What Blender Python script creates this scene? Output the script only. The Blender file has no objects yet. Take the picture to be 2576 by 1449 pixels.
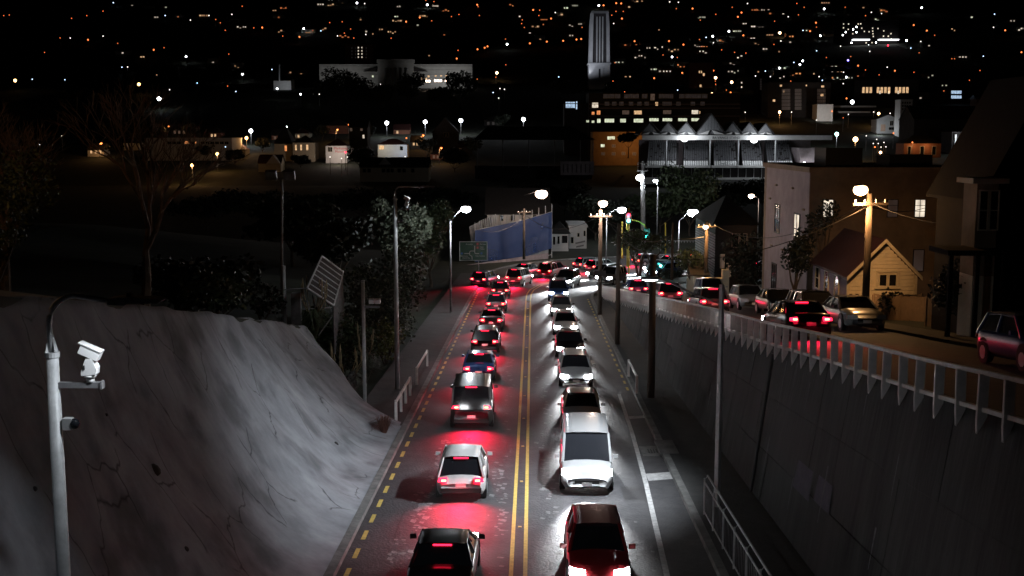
import bpy, math, random
from mathutils import Vector, noise
random.seed(7)
S = bpy.context.scene
R = math.radians
# ------------------------------------------------------------------ camera
FPX, TH, H = 2900.0, R(7.54), 11.2            # focal length in pixels of a 2576 px wide frame, pitch, eye height
cam_d = bpy.data.cameras.new('camera'); cam = bpy.data.objects.new('camera', cam_d)
S.collection.objects.link(cam); S.camera = cam
cam.location = (0, 0, H); cam.rotation_euler = (R(90) - TH, 0, 0)
cam_d.sensor_width = 36; cam_d.lens = FPX / 2576 * 36; cam_d.clip_start = .1; cam_d.clip_end = 9000
# ------------------------------------------------------------------ night sky
W = bpy.data.worlds.new('World'); S.world = W; W.use_nodes = True
sky = W.node_tree.nodes.new('ShaderNodeTexSky'); sky.sky_type = 'NISHITA'; sky.sun_disc = False
sky.sun_elevation = R(-6); sky.sun_rotation = R(200)
W.node_tree.links.new(sky.outputs[0], W.node_tree.nodes['Background'].inputs[0])
W.node_tree.nodes['Background'].inputs[1].default_value = .002
sd = bpy.data.lights.new('moon', 'SUN'); so = bpy.data.objects.new('moon', sd); S.collection.objects.link(so)
sd.energy = .0015; sd.angle = R(.5); sd.color = (.8, .88, 1); so.rotation_euler = (R(55), 0, R(-25))
S.view_settings.view_transform = 'Standard'; S.view_settings.look = 'None'
S.view_settings.exposure = 0; S.view_settings.gamma = 1; S.view_settings.use_curve_mapping = False
S.render.engine = 'CYCLES'; S.cycles.use_denoising = True; S.cycles.max_bounces = 5
S.cycles.sample_clamp_indirect = 2.0; S.cycles.caustics_reflective = False; S.cycles.caustics_refractive = False
S.cycles.transparent_max_bounces = 12

# ------------------------------------------------------------------ helpers
def ray(px, py):
    u = (px - 1288) / FPX; v = (724.5 - py) / FPX
    dy = math.cos(TH) + v * math.sin(TH); dz = -math.sin(TH) + v * math.cos(TH)
    return u / dy, dz / dy
def at(px, py, Y):
    sx, sz = ray(px, py); return Vector((sx * Y, Y, H + sz * Y))
def interp(t, tab):
    if t <= tab[0][0]:
        (a, p), (b, q) = tab[0], tab[1]
    elif t >= tab[-1][0]:
        (a, p), (b, q) = tab[-2], tab[-1]
    else:
        for (a, p), (b, q) in zip(tab, tab[1:]):
            if a <= t <= b: break
    return p + (q - p) * (t - a) / (b - a)
def sm(a, b, t):
    t = max(0, min(1, (t - a) / (b - a))); return t * t * (3 - 2 * t)
OFF = {}
def link(o):
    S.collection.objects.link(o); return o
def tag(o, label=None, cat=None, group=None, kind=None):
    if label: o['label'] = label
    if cat: o['category'] = cat
    if group: o['group'] = group
    if kind: o['kind'] = kind
    return o
def thing(name, label, cat, loc, group=None, rz=0):
    o = link(bpy.data.objects.new(name, None)); o.location = loc; o.rotation_euler.z = rz
    o.empty_display_size = .2; OFF[o.name] = Vector(loc)
    return tag(o, label, cat, group)
def as_mesh_obj(name, me, parent=None):
    o = link(bpy.data.objects.new(name, me))
    if parent is not None:
        o.parent = parent; OFF[o.name] = OFF[parent.name]
    else:
        OFF[o.name] = Vector((0, 0, 0))
    return o
class MB:
    def __init__(s): s.v = []; s.f = []; s.m = []; s.k = 0
    def mat(s, k): s.k = k; return s
    def add(s, vs, fs):
        n = len(s.v); s.v += [tuple(p) for p in vs]
        s.f += [tuple(i + n for i in f) for f in fs]; s.m += [s.k] * len(fs); return s
    def box(s, c, d, rz=0, rx=0):
        x, y, z = d[0] / 2, d[1] / 2, d[2] / 2; cz, sz = math.cos(rz), math.sin(rz); cx, sx = math.cos(rx), math.sin(rx)
        vs = []
        for (i, j, k) in ((-1,-1,-1),(1,-1,-1),(1,1,-1),(-1,1,-1),(-1,-1,1),(1,-1,1),(1,1,1),(-1,1,1)):
            a, b, e = i * x, j * y, k * z
            b, e = b * cx - e * sx, b * sx + e * cx
            vs.append((c[0] + a * cz - b * sz, c[1] + a * sz + b * cz, c[2] + e))
        return s.add(vs, ((0,3,2,1),(4,5,6,7),(0,1,5,4),(1,2,6,5),(2,3,7,6),(3,0,4,7)))
    def bb(s, a, b):
        return s.box([(a[i] + b[i]) / 2 for i in range(3)], [abs(b[i] - a[i]) for i in range(3)])
    def hexa(s, p):                                   # 8 corners: lower ring, upper ring
        return s.add(p, ((0,3,2,1),(4,5,6,7),(0,1,5,4),(1,2,6,5),(2,3,7,6),(3,0,4,7)))
    def tube(s, pts, r, n=8, cap=True):
        pts = [Vector(p) for p in pts]; rs = r if isinstance(r, (list, tuple)) else [r] * len(pts)
        vs = []; fs = []
        for i, p in enumerate(pts):
            t = (pts[min(i + 1, len(pts) - 1)] - pts[max(i - 1, 0)]).normalized()
            a = t.cross(Vector((0, 0, 1)) if abs(t.z) < .95 else Vector((1, 0, 0))).normalized(); b = t.cross(a)
            for k in range(n):
                w = 2 * math.pi * k / n; vs.append(p + (a * math.cos(w) + b * math.sin(w)) * rs[i])
        for i in range(len(pts) - 1):
            for k in range(n):
                q = (k + 1) % n; fs.append((i * n + k, i * n + q, (i + 1) * n + q, (i + 1) * n + k))
        if cap: fs += [tuple(range(n - 1, -1, -1)), tuple((len(pts) - 1) * n + k for k in range(n))]
        return s.add(vs, fs)
    def ball(s, c, r, n=10, m=6):
        rx, ry, rz = r if isinstance(r, (list, tuple)) else (r, r, r)
        vs = [(c[0], c[1], c[2] + rz)]; fs = []
        for i in range(1, m):
            a = math.pi * i / m
            for k in range(n):
                w = 2 * math.pi * k / n
                vs.append((c[0] + rx * math.sin(a) * math.cos(w), c[1] + ry * math.sin(a) * math.sin(w), c[2] + rz * math.cos(a)))
        vs.append((c[0], c[1], c[2] - rz)); L = len(vs) - 1
        for k in range(n):
            q = (k + 1) % n; fs.append((0, 1 + k, 1 + q)); fs.append((L, L - n + q, L - n + k))
            for i in range(m - 2):
                fs.append((1 + i * n + k, 1 + (i + 1) * n + k, 1 + (i + 1) * n + q, 1 + i * n + q))
        return s.add(vs, fs)
    def grid(s, rows, close=False):
        n = len(rows[0]); vs = [p for r in rows for p in r]; fs = []
        for i in range(len(rows) - 1):
            for k in range(n - 1): fs.append((i * n + k, i * n + k + 1, (i + 1) * n + k + 1, (i + 1) * n + k))
        return s.add(vs, fs)
    def poly(s, pts): return s.add(pts, [tuple(range(len(pts)))])
    def prism(s, poly, d):                            # polygon swept along the vector d
        n = len(poly); d = Vector(d); vs = [Vector(p) for p in poly]; vs += [p + d for p in vs]
        fs = [tuple(range(n - 1, -1, -1)), tuple(range(n, 2 * n))]
        fs += [(i, (i + 1) % n, n + (i + 1) % n, n + i) for i in range(n)]
        return s.add(vs, fs)
    def mesh(s, name, mats, smooth=False, off=Vector((0, 0, 0))):
        me = bpy.data.meshes.new(name)
        me.from_pydata([(p[0] - off[0], p[1] - off[1], p[2] - off[2]) for p in s.v], [], s.f)
        for m in (mats if isinstance(mats, (list, tuple)) else [mats]): me.materials.append(m)
        if any(s.m): me.polygons.foreach_set('material_index', s.m)
        if smooth: me.polygons.foreach_set('use_smooth', [True] * len(me.polygons))
        me.update(); return me
    def build(s, name, mats, parent=None, smooth=False, world=True):
        off = OFF[parent.name] if (parent is not None and world) else Vector((0, 0, 0))
        return as_mesh_obj(name, s.mesh(name, mats, smooth, off), parent)

# ------------------------------------------------------------------ materials
MT = {}
def mat(name, col, rough=.7, metal=0, var=.25, scale=3., bump=0., spec=.5, stretch=(1, 1, 1), col2=None, clear=0):
    m = bpy.data.materials.new(name); m.use_nodes = True; nt = m.node_tree; N = nt.nodes; Lk = nt.links
    b = N['Principled BSDF']; b.inputs['Roughness'].default_value = rough; b.inputs['Metallic'].default_value = metal
    b.inputs['Specular IOR Level'].default_value = spec
    if clear: b.inputs['Coat Weight'].default_value = clear; b.inputs['Coat Roughness'].default_value = .08
    tc = N.new('ShaderNodeTexCoord'); mp = N.new('ShaderNodeMapping'); mp.inputs['Scale'].default_value = stretch
    Lk.new(tc.outputs['Object'], mp.inputs[0])
    nz = N.new('ShaderNodeTexNoise'); nz.inputs['Scale'].default_value = scale; nz.inputs['Detail'].default_value = 6; nz.inputs['Roughness'].default_value = .65
    Lk.new(mp.outputs[0], nz.inputs['Vector'])
    rp = N.new('ShaderNodeValToRGB'); rp.color_ramp.elements[0].position = .3; rp.color_ramp.elements[1].position = .7
    c2 = col2 or tuple(c * (1 + var) for c in col)
    rp.color_ramp.elements[0].color = (*[c * (1 - var) for c in col], 1); rp.color_ramp.elements[1].color = (*c2, 1)
    Lk.new(nz.outputs[0], rp.inputs[0]); Lk.new(rp.outputs[0], b.inputs['Base Color'])
    if bump:
        bp = N.new('ShaderNodeBump'); bp.inputs['Strength'].default_value = bump; bp.inputs['Distance'].default_value = .05
        n2 = N.new('ShaderNodeTexNoise'); n2.inputs['Scale'].default_value = scale * 5; n2.inputs['Detail'].default_value = 5
        Lk.new(mp.outputs[0], n2.inputs['Vector']); Lk.new(n2.outputs[0], bp.inputs['Height']); Lk.new(bp.outputs[0], b.inputs['Normal'])
    MT[name] = m; return m
def emis(name, col, st, sample=True):
    m = bpy.data.materials.new(name); m.use_nodes = True; N = m.node_tree.nodes
    b = N['Principled BSDF']; b.inputs['Base Color'].default_value = (*[.5 * c for c in col], 1)
    b.inputs['Emission Color'].default_value = (*col, 1); b.inputs['Emission Strength'].default_value = st
    if not sample: m.cycles.emission_sampling = 'NONE'
    MT[name] = m; return m
def lit_window(name, col, st):                        # a lit room behind blinds: uneven glow
    m = emis(name, col, st, False); nt = m.node_tree; N = nt.nodes
    tc = N.new('ShaderNodeTexCoord'); mp = N.new('ShaderNodeMapping'); mp.inputs['Scale'].default_value = (1.6, 1.6, .9)
    nz = N.new('ShaderNodeTexNoise'); nz.inputs['Scale'].default_value = 1.; nz.inputs['Detail'].default_value = 3
    mr = N.new('ShaderNodeMapRange'); mr.inputs['From Min'].default_value = .3; mr.inputs['From Max'].default_value = .7
    mr.inputs['To Min'].default_value = st * .35; mr.inputs['To Max'].default_value = st * 1.4
    nt.links.new(tc.outputs['Object'], mp.inputs[0]); nt.links.new(mp.outputs[0], nz.inputs['Vector'])
    nt.links.new(nz.outputs[0], mr.inputs[0]); nt.links.new(mr.outputs[0], N['Principled BSDF'].inputs['Emission Strength'])
    return m
ground_m = mat('dark_grass', (.018, .022, .012), .95, var=.5, scale=.4, bump=.4)
asph = mat('asphalt', (.042, .042, .046), .72, var=.22, scale=2.2, bump=.5, col2=(.062, .062, .066))
asph2 = mat('footpath_asphalt', (.05, .05, .049), .85, var=.25, scale=1.2, bump=.5)
tarp = mat('fresh_bitumen', (.022, .022, .024), .6, var=.3, scale=3, bump=.4)
kerb_m = mat('kerb_concrete', (.16, .16, .155), .85, var=.45, scale=1.6, bump=.5)
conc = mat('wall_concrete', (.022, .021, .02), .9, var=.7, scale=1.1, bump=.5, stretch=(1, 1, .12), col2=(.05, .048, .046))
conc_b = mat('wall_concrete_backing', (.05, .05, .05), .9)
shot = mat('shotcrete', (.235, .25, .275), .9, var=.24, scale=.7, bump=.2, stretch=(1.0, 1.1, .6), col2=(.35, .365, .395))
yel = mat('yellow_road_paint', (.55, .40, .10), .7, var=.3, scale=8)
whi = mat('white_road_paint', (.42, .42, .42), .7, var=.4, scale=6)
whw = mat('worn_white_paint', (.16, .16, .165), .8, var=.5, scale=9)
galv = mat('galvanised_steel', (.46, .47, .48), .5, .08, var=.2, scale=5)
galvd = mat('dull_steel', (.22, .22, .23), .6, .3, var=.3, scale=4)
wpaint = mat('white_timber_paint', (.74, .70, .68), .7, var=.15, scale=4, bump=.2)
wplast = mat('white_enamel', (.8, .8, .8), .4, var=.04)
wood = mat('weathered_pole_timber', (.09, .07, .055), .9, var=.4, scale=5, bump=.6, stretch=(3, 3, .3))
black = mat('black_rubber', (.012, .012, .012), .8, var=.2)
dark = mat('dark_paint', (.02, .02, .022), .6, var=.3)
dglass = mat('dark_glass', (.012, .013, .016), .08, var=.1, spec=.6)
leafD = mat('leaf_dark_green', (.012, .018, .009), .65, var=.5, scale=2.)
leafM = mat('leaf_mid_green', (.045, .065, .028), .6, var=.5, scale=2.)
leafG = mat('leaf_grey_green', (.075, .09, .06), .6, var=.5, scale=2.)
leafY = mat('leaf_yellow_green', (.12, .12, .03), .6, var=.5, scale=2.)
straw = mat('pampas_straw', (.30, .25, .15), .8, var=.3)
bark = mat('bark', (.07, .055, .042), .9, var=.4, scale=4, bump=.7)
barkp = mat('pale_bark', (.14, .10, .07), .9, var=.4, scale=4, bump=.6)
roofd = mat('dark_roof_iron', (.03, .028, .028), .6, var=.3)
redroof = mat('red_roof_iron', (.05, .016, .014), .6, var=.3)
cream = mat('cream_weatherboard', (.62, .55, .42), .75, var=.12, scale=2, bump=.15)
creamd = mat('cream_trim', (.60, .54, .42), .65, var=.1)
brownw = mat('brown_stucco', (.22, .16, .11), .9, var=.25, scale=.8, bump=.4)
greyw = mat('grey_stucco', (.34, .28, .29), .9, var=.2, scale=.9, bump=.4)
red_lit = mat('red_lit_weatherboard', (.40, .30, .36), .8, var=.15, scale=1.4)  # red glow of the traffic put into the colour of the cottage side boards
stone = mat('pale_stone', (.42, .42, .41), .85, var=.14, scale=.25, bump=.2)
nearb = mat('dark_stained_boards', (.012, .01, .01), .9, var=.3, spec=.1)
darkw = mat('dark_render', (.035, .03, .03), .9, var=.3, scale=.4)
brick = mat('red_brick_render', (.26, .11, .07), .9, var=.25, scale=1.)
ochre = mat('ochre_render', (.34, .20, .09), .9, var=.2, scale=.5)
whitew = mat('white_render', (.6, .59, .58), .85, var=.1, scale=.6)
green_s = mat('sign_green', (.012, .075, .04), .45, var=.05)
red_s = mat('sign_red', (.5, .02, .03), .5, var=.05)
blue_s = mat('sign_blue', (.05, .16, .5), .5, var=.05)
white_s = mat('sign_white', (.75, .75, .75), .5, var=.03)
orange_p = mat('yellow_pole_paint', (.55, .42, .06), .5, var=.1)
seatm = mat('stand_seat_plastic', (.1, .1, .11), .5, var=.3, scale=.6)
scrim = bpy.data.materials.new('blue_scrim'); scrim.use_nodes = True
_n = scrim.node_tree; _b = _n.nodes['Principled BSDF']; _b.inputs['Base Color'].default_value = (.035, .07, .21, 1); _b.inputs['Roughness'].default_value = .8
_t = _n.nodes.new('ShaderNodeBsdfTransparent'); _x = _n.nodes.new('ShaderNodeMixShader'); _z = _n.nodes.new('ShaderNodeTexNoise'); _z.inputs['Scale'].default_value = .6
_r = _n.nodes.new('ShaderNodeMapRange'); _r.inputs['To Min'].default_value = .55; _r.inputs['To Max'].default_value = .95
_n.links.new(_z.outputs[0], _r.inputs[0]); _n.links.new(_r.outputs[0], _x.inputs[0]); _n.links.new(_t.outputs[0], _x.inputs[1]); _n.links.new(_b.outputs[0], _x.inputs[2])
_n.links.new(_x.outputs[0], _n.nodes['Material Output'].inputs['Surface'])
E_W = emis('lamp_white', (.9, .96, 1), 14, False); E_O = emis('lamp_sodium', (1, .24, .06), 2.2, False); E_A = emis('lamp_amber', (1, .58, .2), 6, False)
E_N = emis('lamp_sodium_near', (1, .62, .3), 9, False); E_B = emis('lamp_blue_white', (.5, .72, 1), 3.5, False); E_T = emis('lamp_teal', (.45, 1, .9), 9, False); E_P = emis('lamp_peach', (1, .72, .55), 14, False)
E_R = emis('lamp_red', (1, .02, .05), 10, False); E_G = emis('signal_green', (.1, 1, .85), 14, False); E_V = emis('lamp_violet', (.25, .2, 1), 6, False)
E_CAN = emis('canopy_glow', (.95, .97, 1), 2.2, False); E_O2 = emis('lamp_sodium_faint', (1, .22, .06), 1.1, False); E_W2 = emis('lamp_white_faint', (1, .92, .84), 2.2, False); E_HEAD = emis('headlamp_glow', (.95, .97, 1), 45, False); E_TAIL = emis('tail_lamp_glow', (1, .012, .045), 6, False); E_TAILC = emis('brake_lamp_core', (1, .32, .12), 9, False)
Wn = [lit_window('window_warm', (1, .62, .32), .8), lit_window('window_white', (1, .86, .68), .9), lit_window('window_green_white', (.93, 1, .72), .8),
      lit_window('window_blue', (.55, .75, 1), .9), lit_window('window_orange', (1, .36, .12), .9), lit_window('window_dim', (.8, .55, .42), .09), lit_window('window_dusk', (.5, .42, .42), .03)]
FW = [lit_window('far_warm', (1, .55, .28), .45), lit_window('far_white', (1, .84, .66), .5), lit_window('far_green', (.95, .95, .7), .4), Wn[3], lit_window('far_orange', (1, .3, .1), .5), Wn[5], Wn[6]]
WARM, WHT, GRN, BLU, ORG, DIM, DSK = range(7)
def point(name, loc, col, e, parent=None, r=.15, spot=None, to=None, blend=.5):
    d = bpy.data.lights.new(name, 'SPOT' if spot else 'POINT'); d.energy = e; d.color = col; d.shadow_soft_size = r
    if spot: d.spot_size = R(spot); d.spot_blend = blend
    o = link(bpy.data.objects.new(name, d)); p = Vector(loc)
    if parent is not None: o.parent = parent; p = p - OFF[parent.name]
    o.location = p
    if spot: o.rotation_euler = (Vector(to) - Vector(loc)).to_track_quat('-Z', 'Y').to_euler() if to else (0, 0, 0)
    return o
def text_mesh(name, body, size, m, parent, loc, rot=(R(90), 0, 0), align='LEFT'):
    c = bpy.data.curves.new(name, 'FONT'); c.body = body; c.size = size; c.align_x = align; c.extrude = .004; c.resolution_u = 2
    t = bpy.data.objects.new(name, c); me = bpy.data.meshes.new_from_object(t); bpy.data.objects.remove(t)
    me.materials.clear(); me.materials.append(m)
    o = as_mesh_obj(name, me, parent); o.location = Vector(loc) - OFF[parent.name]; o.rotation_euler = rot; return o

# ------------------------------------------------------------------ terrain and roads
def zr(Y): return -.034 * Y if Y < 140 else interp(Y, [(140, -4.76), (190, -6), (300, -6)])
ZF_T = [(0, 9.1), (20.5, 6.77), (25, 6.25), (33, 5.41), (41, 4.49), (51, 3.45), (71, 1.27), (104, -2.44), (112, -3.05), (120, -3.5)]
def ZF(Y): return interp(Y, ZF_T)                    # top of the white fence
def ZU(Y): return ZF(Y) - .78                         # upper road
def XF(Y): return interp(min(max(Y, 0), 112), [(0, 9.3), (50, 9.2), (71, 8.9), (104, 8.4), (112, 8.4)])
def ztopL(Y): return interp(min(Y, 66), [(-20, 12.5), (0, 10.8), (22, 8.17), (34, 6.04), (49, 3.24), (57, 1.7), (60, .4), (66, -1.9)])
PROF = [(185, -6), (400, -6), (470, 0), (600, 15), (780, 42), (1000, 55), (1300, 120), (1800, 240), (2600, 400), (4500, 620)]
def prof(Y): return interp(max(Y, 185), PROF)
def T(x, Y):
    w = sm(112, 185, Y)
    if x <= -10.3: n = ztopL(Y) + .12 * min(30, -10.3 - x) if Y < 62 else max(zr(Y) + .3, ztopL(Y)) + .12 * min(40, -10.3 - x)
    elif x >= XF(Y) + .45: n = ZU(Y) - .06 + max(0, x - 17) * .04
    else: n = zr(Y) - .1
    if Y > 112 and x > 8: n = n * (1 - sm(112, 122, Y)) + (zr(Y) - .1) * sm(112, 122, Y)
    z = n * (1 - w) + prof(Y) * w if Y < 185 else prof(Y)
    if Y > 950: z += sm(950, 1400, Y) * 26 * noise.noise(Vector((x / 420, Y / 420, 3)))
    return z
def hit(px, py, up=0., y0=200.):                      # where a sight line comes within `up` metres of the terrain
    sx, sz = ray(px, py); Y = y0
    while Y < 4300:
        if H + sz * Y - T(sx * Y, Y) <= up: return Vector((sx * Y, Y, H + sz * Y - up))
        Y *= 1.006
    return None
cols = [-3200, -2000, -1200, -700, -420, -260, -160, -100, -65, -45, -32, -22, -15, -12, 'l', 'k', -7.6, -5.7, 0, 6, 'a', 'b', 14, 18, 25, 35, 50, 70, 100, 160, 260, 420, 700, 1200, 2000, 3200]
ys = [-25 + 4 * i for i in range(53)] + [195 + 12 * i for i in range(26)] + [520 + 40 * i for i in range(24)] + [1500 + 100 * i for i in range(31)]
rows = []
for Y in ys:
    r_ = []
    for c in cols:
        x = {'l': -10.35, 'k': -9.9, 'a': XF(Y) + .3, 'b': XF(Y) + .46}.get(c, c)
        r_.append((x, Y, T(x, Y)))
    rows.append(r_)
tag(MB().grid(rows).build('ground', ground_m, smooth=False), 'dark ground running down the valley and up the far hillside', 'ground', kind='structure')
# main road outline: straight, then swinging right
def resample(pts, n):
    pts = [Vector(p) for p in pts]; d = [0]
    for p, q in zip(pts, pts[1:]): d.append(d[-1] + (q - p).length)
    out = []
    for k in range(n):
        t = d[-1] * k / (n - 1); i = 0
        while i < len(d) - 2 and d[i + 1] < t: i += 1
        w_ = (t - d[i]) / (d[i + 1] - d[i]); out.append(tuple(pts[i].lerp(pts[i + 1], w_)))
    return out
Lc = resample([(-3.7, 100), (-3.4, 112), (-3.5, 122), (-2.9, 131), (-.6, 141), (5, 149.5), (13.6, 155), (29, 163), (60, 173)], 24)
Rc = resample([(7.0, 100), (7.1, 105), (7.8, 109.5), (9.5, 114), (13.9, 121.5), (20, 128.5), (32, 138), (60, 150)], 24)
Lp = [(-5.5 + .018 * Y, Y) for Y in range(-20, 100, 10)] + Lc
Rp = [(5.2 + .018 * Y, Y) for Y in range(-20, 100, 10)] + Rc
road_rows = []
for (a, b), (c, d) in zip(Lp, Rp):
    road_rows.append([(a + (c - a) * k / 8, b + (d - b) * k / 8, zr(b + (d - b) * k / 8)) for k in range(9)])
road = tag(MB().grid(road_rows).build('road', asph), 'grey asphalt road curving right at the bottom of the hill', 'road', kind='structure')
def strip(pts, w, dz=.004):                           # a flat painted strip following points on the road
    mb = MB(); vs = []
    for i, p in enumerate(pts):
        q0 = Vector(pts[max(i - 1, 0)]); q1 = Vector(pts[min(i + 1, len(pts) - 1)]); t = (q1 - q0).normalized(); n = Vector((-t.y, t.x))
        for s_ in (-.5, .5):
            x, y = p[0] + n.x * w * s_, p[1] + n.y * w * s_; vs.append((x, y, zr(y) + dz))
    mb.add(vs, [(2 * i, 2 * i + 1, 2 * i + 3, 2 * i + 2) for i in range(len(pts) - 1)]); return mb
cen = [(-.39 + .018 * Y, Y) for Y in range(-5, 106, 6)] + [(1.62, 108), (1.95, 112), (2.9, 117), (4.8, 122), (7, 126)]
for s_ in (-.2, .2):
    strip([(x + s_, y) for x, y in cen], .12).build('centre_line', yel, road)
for i in range(52):                                   # dashed yellow no-stopping lines
    Y = 22 + i * 1.75
    strip([(-5.22 + .018 * Y, Y), (-5.22 + .018 * (Y + .9), Y + .9)], .14).build('yellow_dash', yel, road)
for i in range(24):
    Y = 59 + i * 1.9
    strip([(5.0 + .018 * Y, Y), (5.0 + .018 * (Y + .9), Y + .9)], .13).build('yellow_dash', yel, road)
strip([(3.55, 20), (4.0, 27), (4.35, 31), (4.9, 41), (5.24, 49), (5.5, 58)], .17).build('edge_line', whi, road)
for Y, w_ in ((41.6, 1.0), (52.2, .55)):
    x0 = interp(Y, [(31, 4.35), (41, 4.9), (49, 5.24), (58, 5.5)]) + .1
    mb = MB(); mb.add([(x0, Y - w_ / 2, zr(Y - w_ / 2) + .004), (x0 + 1.15, Y - w_ / 2 + .35, zr(Y - w_ / 2 + .35) + .004), (x0 + 1.15, Y + w_ / 2 + .35, zr(Y + w_ / 2 + .35) + .004), (x0, Y + w_ / 2, zr(Y + w_ / 2) + .004)], [(0, 1, 2, 3)])
    mb.build('bay_mark', whi, road)
cat_mb = MB().box((0, 0, .012), (.11, .09, .024)); cat_me = cat_mb.mesh('cat_eye', E_A)
cat_me.materials[0] = mat('cat_eye_amber', (.8, .55, .2), .3)
for i in range(14):
    Y = 30 + i * 5.5; o = as_mesh_obj('cat_eye', cat_me, road); o.location = (-.39 + .018 * Y, Y, zr(Y))
def patch(cx, cy, n, lx, ly, sz=.12):                 # flakes left of scraped-off paint
    mb = MB()
    for _ in range(n):
        x = cx + random.gauss(0, lx) + .018 * cy; y = cy + random.gauss(0, ly); a = sz * random.uniform(.2, 1); b = a * random.uniform(.5, 2.2); z = zr(y) + .003
        mb.add([(x - a, y - b * .3, zr(y - b * .3) + .003), (x + a * .6, y - b, zr(y - b) + .003), (x + a, y + b * .4, zr(y + b * .4) + .003), (x - a * .7, y + b, zr(y + b) + .003)], [(0, 1, 2, 3)])
    return mb
for cx, cy, n, lx, ly in ((-3.7, 37, 60, .18, 1.6), (-3.6, 43, 40, .12, 2.), (-3.2, 47.5, 25, .3, .4), (.55, 40, 60, .14, 4), (-1.1, 38, 60, .16, 4), (.6, 60, 50, .15, 8), (-1.3, 62, 50, .15, 8), (3.3, 33, 20, .3, 1.2), (-3.9, 33, 16, .2, .5), (-1., 95, 30, .2, 6)):
    o = patch(cx, cy, n, lx, ly).build('paint_flakes', whw, road); o['kind'] = 'stuff'
for x_, y_, w_, l_ in ((-3.3, 40.5, 1.1, 2.6), (1.6, 47, .8, 4.2), (-1.5, 55, .7, 3.4), (3.2, 38.5, .9, 1.8), (2.6, 66, 1.2, 3.0), (-3.2, 70, 1.0, 5.)):
    a = x_ + .018 * y_; MB().add([(a, y_, zr(y_) + .002), (a + w_, y_ + .05, zr(y_ + .05) + .002), (a + w_ + .02, y_ + l_, zr(y_ + l_) + .002), (a + .03, y_ + l_ + .08, zr(y_ + l_ + .08) + .002)], [(0, 1, 2, 3)]).build('repair_patch', tarp, road)
for x_, y0_, y1_ in ((-2.75, 26, 70), (1.75, 24, 62), (-4.3, 34, 52), (3.9, 30, 44)):      # dark sealed cracks
    strip([(x_ + .018 * (y0_ + k) + .07 * noise.noise(Vector((k * .4, x_, 0))), y0_ + k) for k in range(0, y1_ - y0_)], .035, .0025).build('crack_seal', tarp, road)
# kerbs and footpaths
def kerb(name, label, pts, side, h=.13, w=.22):
    mb = MB(); vs = []
    for i, p in enumerate(pts):
        q0 = Vector(pts[max(i - 1, 0)]); q1 = Vector(pts[min(i + 1, len(pts) - 1)]); t = (q1 - q0).normalized(); n = Vector((-t.y, t.x)) * side
        a = Vector(p); b = a + n * w
        vs += [(a.x, a.y, zr(a.y) - .05), (a.x + n.x * .03, a.y + n.y * .03, zr(a.y) + h), (b.x, b.y, zr(b.y) + h), (b.x, b.y, zr(b.y) - .1)]
    fs = [(4 * i + k, 4 * i + k + 1, 4 * i + k + 5, 4 * i + k + 4) for i in range(len(pts) - 1) for k in range(3)]
    mb.add(vs, fs); return tag(mb.build(name, kerb_m), label, 'kerb', kind='structure')
kerb('kerb_left', 'worn concrete kerb below the pale concrete bank', Lp[:-1], 1, .12, .3)
kerb('kerb_right', 'worn concrete kerb beside the right footpath', Rp[:-1], -1, .13, .28)
fp = MB(); rr = []
for Y in range(50, 132, 4):
    xk = interp(Y, [(p[1], p[0]) for p in Lp[6:20]]) - .3; rr.append([(xk + .0, Y, zr(Y) + .115), (min(xk - 2.2, -7.4 + .02 * (Y - 50)), Y, zr(Y) + .14)])
tag(fp.grid(rr).build('footpath_left', asph2), 'dark asphalt footpath between the bushes and the kerb', 'footpath', kind='structure')
rr = []
for Y in list(range(-20, 104, 4)) + [105]:
    xk = interp(Y, [(p[1], p[0]) for p in Rp[:15]]) + .28; rr.append([(xk, Y, zr(Y) + .12), (max(8.55, xk + .05), Y, zr(Y) + .13)])
tag(MB().grid(rr).build('footpath_right', asph2), 'dark footpath below the tall retaining wall', 'footpath', kind='structure')
# upper side road
rr = []
for Y in list(range(-10, 113, 3)):
    w_ = 6.6 if Y < 90 else 6.6 + (Y - 90) * .1
    rr.append([(XF(Y) + .05 + w_ * k / 5, Y, ZU(Y) + .02) for k in range(6)])
rr.append([(11.5 + 1.6 * k, 119.0 + 1.6 * k * .7, zr(119 + k) + .03) for k in range(6)])
tag(MB().grid(rr).build('upper_road', asph), 'steep side road above the retaining wall', 'road', kind='structure')
rr = [[(XF(Y) + 6.65, Y, ZU(Y) + .14), (XF(Y) + 8.0, Y, ZU(Y) + .16)] for Y in range(-10, 106, 4)]
tag(MB().grid(rr).build('footpath_upper', asph2), 'narrow footpath in front of the cottages', 'footpath', kind='structure')
# drain sump on the right kerb
dr = thing('drain', 'concrete drain inlet with iron grate in the right kerb', 'drain', (6.1, 45.6, zr(45.6)))
MB().box((5.75, 45.6, zr(45.6) + .01), (1.0, 1.6, .03)).build('apron', kerb_m, dr)
MB().box((6.3, 45.8, zr(45.6) + .12), (.75, 2.0, .1)).build('lintel', kerb_m, dr)
for k in range(6): MB().box((5.55 + .11 * k, 45.6, zr(45.6) + .03), (.05, .55, .02)).build('grate_bar', dark, dr)

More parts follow.
